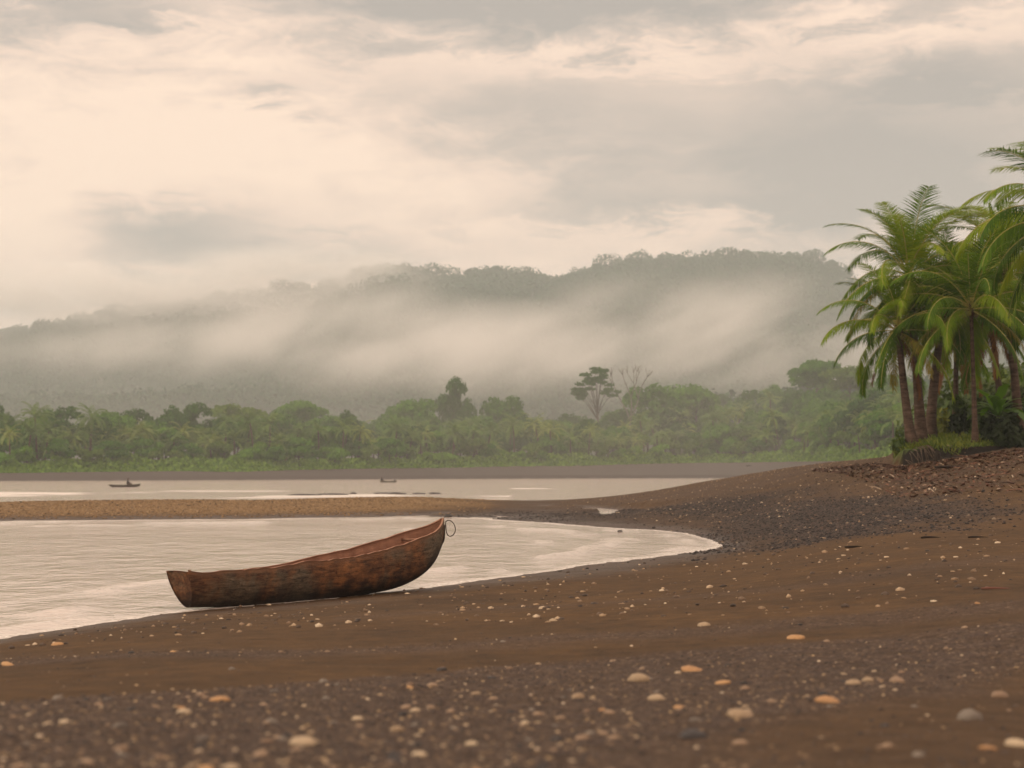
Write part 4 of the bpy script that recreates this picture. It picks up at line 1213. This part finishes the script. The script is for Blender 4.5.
# ------------------------------------------------------------------ the grove's floor
def grass():
    n = 9000
    q = RNG.uniform(_bkx[0] + .003, .34, n); y = np.interp(q, _bkx, _bky) + .3 + RNG.random(n) ** 1.6 * 20; x = q * y
    z = ground_z(x, y); h = RNG.uniform(.10, .32, n) * np.where(y - np.interp(q, _bkx, _bky) < 1.0, .8, 1)
    a = RNG.uniform(0, 6.28, n); w = RNG.uniform(.02, .05, n)
    dx, dy = np.cos(a), np.sin(a); l = RNG.uniform(-.2, .2, (n, 2))
    V = np.stack([np.stack([x - dx * w, y - dy * w, z - .02], -1), np.stack([x + dx * w, y + dy * w, z - .02], -1),
                  np.stack([x + dx * w * .4 + l[:, 0], y + l[:, 1], z + h], -1), np.stack([x - dx * w * .4 + l[:, 0], y + l[:, 1], z + h], -1)], 1)
    mb = MB(); mb.add(V.reshape(-1, 3), (np.arange(n)[:, None] * 4 + np.arange(4)[None]))
    o = mb.build("grass", foliage_mat("grass_blade", [(.05, .085, .012), (.10, .15, .02), (.18, .20, .03)], .35, .6, 0), None, False)
    tag(o, "short bright grass on the bank under the coconut palms", "grass", kind="stuff")
grass()
def litter():
    n = 4600
    px = RNG.uniform(812, 1090, n)
    x = np.empty(n); y = np.empty(n)
    base = np.interp(px, [812, 870, 900, 960, 1024, 1090], [88, 79, 71.6, 70.4, 70.0, 71.5])
    y = base - RNG.random(n) ** 2.4 * np.interp(px, [812, 850, 900, 1090], [2, 9, 17, 22]); x = (px - 512) / F * y
    z = ground_z(x, y)
    P = np.stack([x, y, z + RNG.random(n) * .05 + .02], -1)
    V, Fq = leaf_quads(P, .10, elong=1.8, nrm=np.array([[0, 0, 2.2]]))
    mb = MB(); mb.add(V, Fq)
    for k in range(70):
        i = RNG.integers(n); a = RNG.uniform(0, 6.28); L = RNG.uniform(.2, .9)
        p = Vector(P[i]); e = p + Vector((math.cos(a) * L, math.sin(a) * L, RNG.uniform(-.02, .12)))
        v0 = MB(); mb.tube([p, p.lerp(e, .5) + Vector((0, 0, .03)), e], [.022, .018, .010], 5, False)
    m = stone_mat("leaf_litter", [(0, (.035, .016, .010)), (.5, (.085, .036, .021)), (.8, (.14, .066, .040)), (.92, (.22, .14, .09)), (1, (.40, .33, .25))], True)
    o = mb.build("leaf_litter", m, None, False)
    tag(o, "red brown dead leaves and sticks washed up below the palm grove", "leaf litter", kind="stuff")
litter()

def bush_mesh(name, mat, r, h, n, size, seed, elong=2.2):
    rng = np.random.default_rng(seed)
    d = rng.standard_normal((n, 3)); d /= np.linalg.norm(d, axis=1, keepdims=True); d[:, 2] = np.abs(d[:, 2])
    bump = 1 + .3 * np.sin(d[:, :1] * 6 + seed) * np.cos(d[:, 1:2] * 5 + seed)
    P = d * np.array([r, r, h]) * (.25 + .75 * rng.random((n, 1)) ** .5) * bump
    V, Fq = leaf_quads(P, size, .6, elong, rng, d)
    mb = MB(); mb.add(V, Fq); return mb.mesh(name, mat, False)
M_BUSH = foliage_mat("bush_leaf", [(.022, .045, .010), (.045, .082, .014), (.085, .125, .02)], .35, .5, .4, .3)
M_BUSHD = foliage_mat("dark_bush_leaf", [(.008, .016, .006), (.016, .028, .009), (.028, .044, .012)], .2, .6, .4, .2)
M_BUSHY = foliage_mat("yellow_bush_leaf", [(.07, .10, .012), (.14, .16, .02), (.20, .20, .03)], .4, .5, .3, .3)
def bush(px, py, d, r, h, mat, label, seed, n=1500, size=.2, name="bush"):
    x = (px - 512) / F * d; z = gz(x, d)
    root = empty(name, (x, d, z)); tag(root, label, "bush")
    put("foliage", bush_mesh("foliage", mat, r, h, n, size, seed), root)
    mb = MB(); rs = random.Random(seed)
    for k in range(6):
        a = k * 1.05; mb.tube([(0, 0, -.1), (math.cos(a) * r * .25, math.sin(a) * r * .25, h * .4), (math.cos(a) * r * .55, math.sin(a) * r * .55, h * .75)], [.03, .022, .01], 5)
    mb.build("stems", M_BARK, root)
bush(940, 430, 86, 1.1, 1.3, M_BUSHY, "yellow green bush lit between the thick trunk and the dark sapling", 1)
bush(1003, 436, 74, 1.0, 1.2, M_BUSHD, "dark bush under the bright banana plant", 2)
bush(1018, 430, 80, 1.4, 1.9, M_BUSHD, "dark bush behind the right edge palm trunk", 3)
bush(968, 428, 96, 2.6, 3.4, M_BUSH, "tall green bush at the back of the grove behind the slim palm", 4, 2600, .24)
bush(992, 428, 100, 3.0, 4.4, M_BUSH, "tallest green bush at the back of the grove on the right", 5, 2800, .26)
bush(1022, 428, 96, 2.8, 4.2, M_BUSH, "green bush at the back of the grove cut by the right edge", 6, 2600, .25)
bush(938, 432, 105, 2.4, 2.6, M_BUSH, "green bush at the back of the grove seen between the thick trunk and the sapling", 7, 2200, .24)
bush(992, 442, 74, .55, .35, M_BUSHY, "low yellow green weeds at the foot of the slim palm", 8, 500, .13)
bush(1012, 441, 74.5, .7, .4, M_BUSH, "low green weeds at the right edge in front of the palms", 9, 600, .13)
bush(901, 443, 74.5, .4, .4, M_BUSH, "tuft of leaves at the left tip of the grassy bank", 10, 420, .13)

def sapling():
    d = 77; x = (959 - 512) / F * d; z = gz(x, d)
    root = empty("sapling", (x, d, z)); tag(root, "dark drooping sapling on a thin stem left of the slim palm", "sapling")
    mb = MB(); mb.tube([(0, 0, -.1), (.03, 0, .6), (.05, 0, 1.9)], [.06, .05, .02], 7); mb.build("trunk", M_BARK, root)
    me = bush_mesh("crown", M_BUSHD, .38, .75, 520, .2, 91); put("crown", me, root, (.02, 0, .5))
    me2 = bush_mesh("crown", M_BUSH, .30, .6, 130, .22, 92); put("top_leaves", me2, root, (.05, 0, 1.35))
sapling()
def banana():
    d = 76; x = (998 - 512) / F * d; z = gz(x, d)
    root = empty("banana_plant", (x, d, z)); tag(root, "bright green banana plant with arching torn leaves right of the slim palm", "banana plant")
    mb = MB(); mb.tube([(0, 0, -.1), (.02, 0, .6), (0, 0, 1.4)], [.10, .085, .05], 10); mb.build("stem", plain("banana_stem", (.10, .12, .04), .6), root)
    mt = foliage_mat("banana_leaf", [(.055, .13, .010), (.085, .20, .014), (.13, .26, .02)], .45, .4, .8, .5)
    rs = random.Random(3)
    for k in range(17):
        L = rs.uniform(1.5, 2.4); e0 = rs.uniform(30, 80); n = 12; w0 = rs.uniform(.17, .24)
        P = [Vector((0, 0, 0))]
        for i in range(n):
            a = R(e0 - 100 * (i / n) ** 1.3); P.append(P[-1] + Vector((math.cos(a), 0, math.sin(a))) * L / n)
        V, Fq = [], []
        for i, p in enumerate(P):
            t = i / n; w = w0 * math.sin(math.pi * min(1, .06 + .92 * t)) ** .6 + .01
            tear = 1 if i % 3 else rs.uniform(.45, .9)
            V += [tuple(p + Vector((0, -w * tear, -.35 * w + .05))), tuple(p), tuple(p + Vector((0, w * (1 if i % 4 else rs.uniform(.4, .9)), -.35 * w + .05)))]
        for i in range(n):
            Fq += [(3 * i, 3 * i + 1, 3 * i + 4, 3 * i + 3), (3 * i + 1, 3 * i + 2, 3 * i + 5, 3 * i + 4)]
        m = MB(); m.add(V, Fq); o = m.build("leaf", mt, root, True, (0, 0, 1.35 + rs.uniform(-.3, .05))); o.rotation_euler = (0, 0, k * 2.4 + rs.uniform(-.3, .3))
banana()
# eroded roots, stump and driftwood
M_ROOT = plain("root_wood", (.016, .011, .008), .9, .4)
def roots():
    d = 72.2; x = (905 - 512) / F * d
    mb = MB(); rs = random.Random(6)
    for k in range(18):
        dx = rs.uniform(-.75, 1.9); zt = gz(x + dx, d + 1.0); zb = gz(x + dx, d - .7)
        a = Vector((x + dx * .8, d + .75, zt + .02)); e = Vector((x + dx + rs.uniform(-.2, .2), d - .25, zb - .03))
        mb.tube([a, a + Vector((rs.uniform(-.1, .1), -.5, -.08)), e], [.018, .015, .009], 6)
    o = mb.build("tree_root", plain("bare_root", (.075, .052, .038), .9, .3)); tag(o, "tangle of bare roots hanging over the eroded bank below the leftmost palm", "roots")
roots()
def stump():
    p = hit(937, 463)
    mb = MB(); mb.tube([(0, 0, -.1), (.0, 0, .1), (.02, 0, .34), (.03, .0, .46)], [.17, .13, .12, .085], 10)
    o = mb.build("stump", M_ROOT, None, True, p); tag(o, "short dark stump standing upright in the leaf litter below the bank", "stump")
stump()
def drift(px, py, L, r, yaw, label, mat=M_ROOT):
    p = hit(px, py); rs = random.Random(px)
    mb = MB(); pts = [(L * (t - .5), .06 * L * math.sin(3 * t), r * .3 + .12 * r * math.sin(5 * t)) for t in (0, .2, .45, .7, 1)]
    mb.tube(pts, [r * .6, r, r * .95, r * .8, r * .4], 9)
    if L > .9: mb.tube([pts[3], (pts[3][0] + .15, .25, r * 1.8)], [r * .45, r * .2], 6)
    o = mb.build("driftwood", mat, None, True, p); o.rotation_euler = (0, 0, yaw); tag(o, label, "driftwood")
drift(931, 539, .40, .028, .2, "dark lump of driftwood on the brown sand below the dark shingle, left of its twin", M_ROOT)
drift(978, 538, .36, .026, -.1, "dark lump of driftwood on the brown sand near the right edge")
drift(857, 547, .5, .022, .3, "dark stick on the stony line under the dark shingle")
drift(997, 590, .30, .014, -.1, "short reddish piece of driftwood at the right edge on smooth sand", plain("reddish_wood", (.12, .05, .035)))
drift(955, 468, 1.6, .06, .1, "long dark stick lying in the leaf litter right of the stump")
drift(750, 466, 2.2, .16, .1, "dark log lying on the crest of the beach left of the grove")
drift(30, 471.5, 6.0, .45, .05, "pale bleached log on the far beach at the left edge", plain("bleached_wood", (.36, .33, .28)))

# ------------------------------------------------------------------ air: haze and mist
def volume_box(name, lo, hi, mat):
    x0, y0, z0 = lo; x1, y1, z1 = hi
    mb = MB(); mb.add([(x0, y0, z0), (x1, y0, z0), (x1, y1, z0), (x0, y1, z0), (x0, y0, z1), (x1, y0, z1), (x1, y1, z1), (x0, y1, z1)],
                      [(3, 2, 1, 0), (4, 5, 6, 7), (0, 1, 5, 4), (1, 2, 6, 5), (2, 3, 7, 6), (3, 0, 4, 7)])
    o = mb.build(name, mat, None, False)
    return o
def haze():
    m, nt, ns, ln, bs = new_mat("haze_air"); ns.remove(bs)
    v = ns.new('ShaderNodeVolumePrincipled'); v.inputs['Color'].default_value = (.84, .94, .97, 1); v.inputs['Density'].default_value = HAZE
    v.inputs['Anisotropy'].default_value = 0
    ln.new(v.outputs[0], ns['Material Output'].inputs['Volume'])
    xm = float(np.abs(GX).max()) + 60
    o = volume_box("haze", (-xm, -60, float(GZ.min()) - 1), (xm, 4500, float(GZ.max()) + 40), m)
    tag(o, "thin pale haze over the whole bay", "haze", kind="stuff")
HAZE = .00026
def mist(name, lo, hi, blobs, dens, scale, label, thr=.47, step=.4, tilt=-24):
    """a bank of drifting mist: blobs are (x, y, z, rx, ry, rz, weight) in metres"""
    m, nt, ns, ln, bs = new_mat(name + "_air"); ns.remove(bs)
    v = ns.new('ShaderNodeVolumePrincipled'); v.inputs['Color'].default_value = (.985, .98, .97, 1); v.inputs['Anisotropy'].default_value = .15
    tc = ns.new('ShaderNodeTexCoord'); P = tc.outputs['Object']
    tot = None
    for (x, y, z, rx, ry, rz, w) in blobs:
        mp = N(ns, 'ShaderNodeMapping', vector_type='TEXTURE'); mp.inputs['Location'].default_value = (x, y, z); mp.inputs['Scale'].default_value = (rx, ry, rz)
        ln.new(P, mp.inputs[0])
        g = N(ns, 'ShaderNodeTexGradient', gradient_type='SPHERICAL'); ln.new(mp.outputs[0], g.inputs[0])
        f = math_(nt, 'MULTIPLY', g.outputs['Fac'], w)
        tot = f if tot is None else math_(nt, 'ADD', tot, f)
    mp = N(ns, 'ShaderNodeMapping', vector_type='TEXTURE'); mp.inputs['Scale'].default_value = (scale * 1.9, scale * 1.6, scale * .75); mp.inputs['Rotation'].default_value = (0, R(tilt), 0); ln.new(P, mp.inputs[0])
    nz = noise(nt, mp.outputs[0], 1.0, 5, .58)
    r = ramp(ns, [(thr - .02, (0, 0, 0)), (thr + .2, (1, 1, 1))]); ln.new(nz, r.inputs[0])
    d = math_(nt, 'MULTIPLY', math_(nt, 'MULTIPLY', tot, math_(nt, 'ADD', math_(nt, 'MULTIPLY', r.outputs[0], .92), .05)), dens)
    ln.new(d, v.inputs['Density']); ln.new(v.outputs[0], ns['Material Output'].inputs['Volume'])
    o = volume_box(name, lo, hi, m)
    m.cycles.volume_step_rate = step
    tag(o, label, "mist", kind="stuff")
haze()
def mb_(px, py, d, rpx, rd, rpy, w):
    p = at(px, py, d); return (p.x, p.y, p.z, rpx / F * d, rd, rpy / F * d, w)
mist("mist", (-620, 760, 14), (420, 1480, 215),
     [mb_(430, 350, 1060, 260, 120, 56, 1.0), mb_(290, 343, 1140, 260, 120, 46, .9), mb_(110, 350, 1180, 260, 120, 38, .55), mb_(560, 362, 1000, 200, 110, 50, .95), mb_(650, 335, 1130, 150, 110, 66, .75),
      mb_(750, 335, 1130, 150, 110, 70, .7), mb_(845, 350, 1130, 120, 110, 66, .6), mb_(350, 305, 1230, 150, 90, 34, .6)],
     .026, 70, "pale drifting mist hanging across the face of the forested hill")

mist("mist", (-330, 300, 1), (230, 820, 62),
     [mb_(420, 455, 560, 640, 250, 110, 1.0), mb_(760, 430, 560, 340, 240, 120, .3), mb_(100, 450, 560, 400, 240, 100, .9)],
     .0010, 60, "thin low mist lying among the trees of the far shore", .36, .5, -6)
mist("mist", (-900, 1950, 130), (100, 2420, 300),
     [mb_(250, 278, 2120, 210, 130, 34, 1.0), mb_(120, 292, 2120, 230, 130, 34, .9), mb_(0, 305, 2120, 200, 130, 34, .9), mb_(330, 262, 2150, 110, 120, 22, .7)],
     .030, 90, "grey shred of low cloud draped over the left end of the ridge", .46, .5, 14)

# ------------------------------------------------------------------ sky and sun
SUN_EL, SUN_AZ = 38, -100      # azimuth from +Y, negative = left
def world():
    w = bpy.data.worlds.new("World"); sc.world = w; w.use_nodes = True
    nt = w.node_tree; ns = nt.nodes; ln = nt.links
    bg = ns['Background']; bg.inputs['Strength'].default_value = .1
    sky = ns.new('ShaderNodeTexSky'); sky.sky_type = 'NISHITA'; sky.sun_disc = False
    sky.sun_elevation = R(SUN_EL); sky.sun_rotation = R(SUN_AZ)
    tc = ns.new('ShaderNodeTexCoord'); sp = ns.new('ShaderNodeSeparateXYZ'); ln.new(tc.outputs['Generated'], sp.inputs[0])
    az = math_(nt, 'ARCTAN2', sp.outputs[0], sp.outputs[1]); el = math_(nt, 'ARCSINE', sp.outputs[2])
    cv = ns.new('ShaderNodeCombineXYZ'); ln.new(az, cv.inputs[0]); ln.new(math_(nt, 'MULTIPLY', el, 2.6), cv.inputs[1])
    n1 = noise(nt, cv.outputs[0], 7.0, 8, .6)
    nw = ns.new('ShaderNodeTexNoise'); nw.inputs['Scale'].default_value = 13; nw.inputs['Detail'].default_value = 5; ln.new(cv.outputs[0], nw.inputs['Vector'])
    wv = N(ns, 'ShaderNodeVectorMath', operation='SUBTRACT'); ln.new(nw.outputs['Color'], wv.inputs[0]); wv.inputs[1].default_value = (.5, .5, .5)
    ws = N(ns, 'ShaderNodeVectorMath', operation='SCALE'); ln.new(wv.outputs[0], ws.inputs[0]); ws.inputs['Scale'].default_value = .11
    cv2 = ns.new('ShaderNodeCombineXYZ'); ln.new(az, cv2.inputs[0]); ln.new(math_(nt, 'MULTIPLY', el, 3.4), cv2.inputs[1])
    wa = N(ns, 'ShaderNodeVectorMath', operation='ADD'); ln.new(cv2.outputs[0], wa.inputs[0]); ln.new(ws.outputs[0], wa.inputs[1])
    n2 = noise(nt, wa.outputs[0], 15.0, 10, .64)
    # warp the banks with the noise
    azw = math_(nt, 'ADD', az, math_(nt, 'MULTIPLY', math_(nt, 'SUBTRACT', n1, .5), .14)); elw = math_(nt, 'ADD', el, math_(nt, 'MULTIPLY', math_(nt, 'SUBTRACT', n2, .5), .075))
    def blob(px, py, sx, sy, amp):
        a = math_(nt, 'MULTIPLY', math_(nt, 'SUBTRACT', azw, (px - 512) / F), F / sx); e = math_(nt, 'MULTIPLY', math_(nt, 'SUBTRACT', elw, (HZ - py) / F), F / sy)
        q = math_(nt, 'ADD', math_(nt, 'MULTIPLY', a, a), math_(nt, 'MULTIPLY', e, e))
        return math_(nt, 'MULTIPLY', math_(nt, 'EXPONENT', math_(nt, 'MULTIPLY', q, -1.0)), amp)
    tot = None
    for b in [(560, -10, 330, 62, .85), (10, 10, 130, 45, .6), (120, 34, 60, 10, .35), (272, 102, 42, 15, .62), (950, 95, 140, 22, .45), (780, 160, 330, 75, .55), (700, 212, 230, 14, .25),
              (180, 228, 95, 24, .70), (275, 262, 120, 22, .70), (110, 265, 80, 22, .35), (940, 200, 200, 70, .35), (520, 110, 120, 30, .22), (60, 310, 160, 18, .25),
              (200, 140, 190, 75, -.45), (640, 68, 210, 15, -.38), (900, 45, 160, 16, -.40), (420, 200, 150, 40, -.2), (40, 215, 90, 60, -.3), (600, 235, 260, 14, -.12), (800, -160, 500, 90, .3), (200, -220, 600, 120, .2)]:
        t = blob(*b); tot = t if tot is None else math_(nt, 'ADD', tot, t)
    f = math_(nt, 'ADD', math_(nt, 'ADD', .30, tot), math_(nt, 'ADD', math_(nt, 'MULTIPLY', math_(nt, 'SUBTRACT', n1, .5), .75), math_(nt, 'MULTIPLY', math_(nt, 'SUBTRACT', n2, .5), .85)), True)
    r = ramp(ns, [(0, (1.12, .85, .66)), (.30, (.94, .715, .575)), (.65, (.63, .52, .445)), (1, (.43, .39, .355))]); ln.new(f, r.inputs[0])
    cl = N(ns, 'ShaderNodeVectorMath', operation='SCALE'); cn = N(ns, 'ShaderNodeMapRange', interpolation_type='SMOOTHSTEP'); ln.new(sp.outputs[1], cn.inputs[0]); cn.inputs[1].default_value = .9; cn.inputs[2].default_value = .2
    ln.new(mixc(nt, cn.outputs[0], r.outputs[0], mixc(nt, 1.0, r.outputs[0], (1.0, 1.0, .99), 'MULTIPLY')), cl.inputs[0]); 
    # cloud brightened overhead and behind the camera, out of view, as added fill light
    bk = N(ns, 'ShaderNodeMapRange', interpolation_type='SMOOTHSTEP'); ln.new(sp.outputs[1], bk.inputs[0])
    bk.inputs[1].default_value = .88; bk.inputs[2].default_value = -.3; bk.inputs[3].default_value = 10.0 * CLOUD; bk.inputs[4].default_value = 10.0 * CLOUD * BACK
    ln.new(bk.outputs[0], cl.inputs['Scale'])
    ln.new(mixc(nt, .95, sky.outputs[0], cl.outputs[0]), bg.inputs['Color'])
    w.cycles.sampling_method = 'MANUAL'; w.cycles.sample_map_resolution = 512
CLOUD = 1.0; BACK = 1.9
world()
sun = bpy.data.lights.new("sun", 'SUN'); sun.energy = 1.5; sun.angle = R(14); sun.color = (1, .87, .68)
so = bpy.data.objects.new("sun", sun); COL.objects.link(so)
dv = Vector((math.sin(R(SUN_AZ)) * math.cos(R(SUN_EL)), math.cos(R(SUN_AZ)) * math.cos(R(SUN_EL)), math.sin(R(SUN_EL))))
so.rotation_euler = (-dv).to_track_quat('-Z', 'Y').to_euler()

# ------------------------------------------------------------------ render settings
vs = sc.view_settings
sc.display_settings.display_device = 'sRGB'
vs.view_transform = 'Standard'; vs.look = 'None'; vs.gamma = 1; vs.exposure = 0
try: vs.use_curve_mapping = False
except Exception: pass
cy = sc.cycles
cy.use_denoising = True
cy.max_bounces = 8; cy.diffuse_bounces = 3; cy.glossy_bounces = 3; cy.transmission_bounces = 4; cy.volume_bounces = 2; cy.transparent_max_bounces = 16
cy.volume_max_steps = 256
cy.sample_clamp_indirect = 8
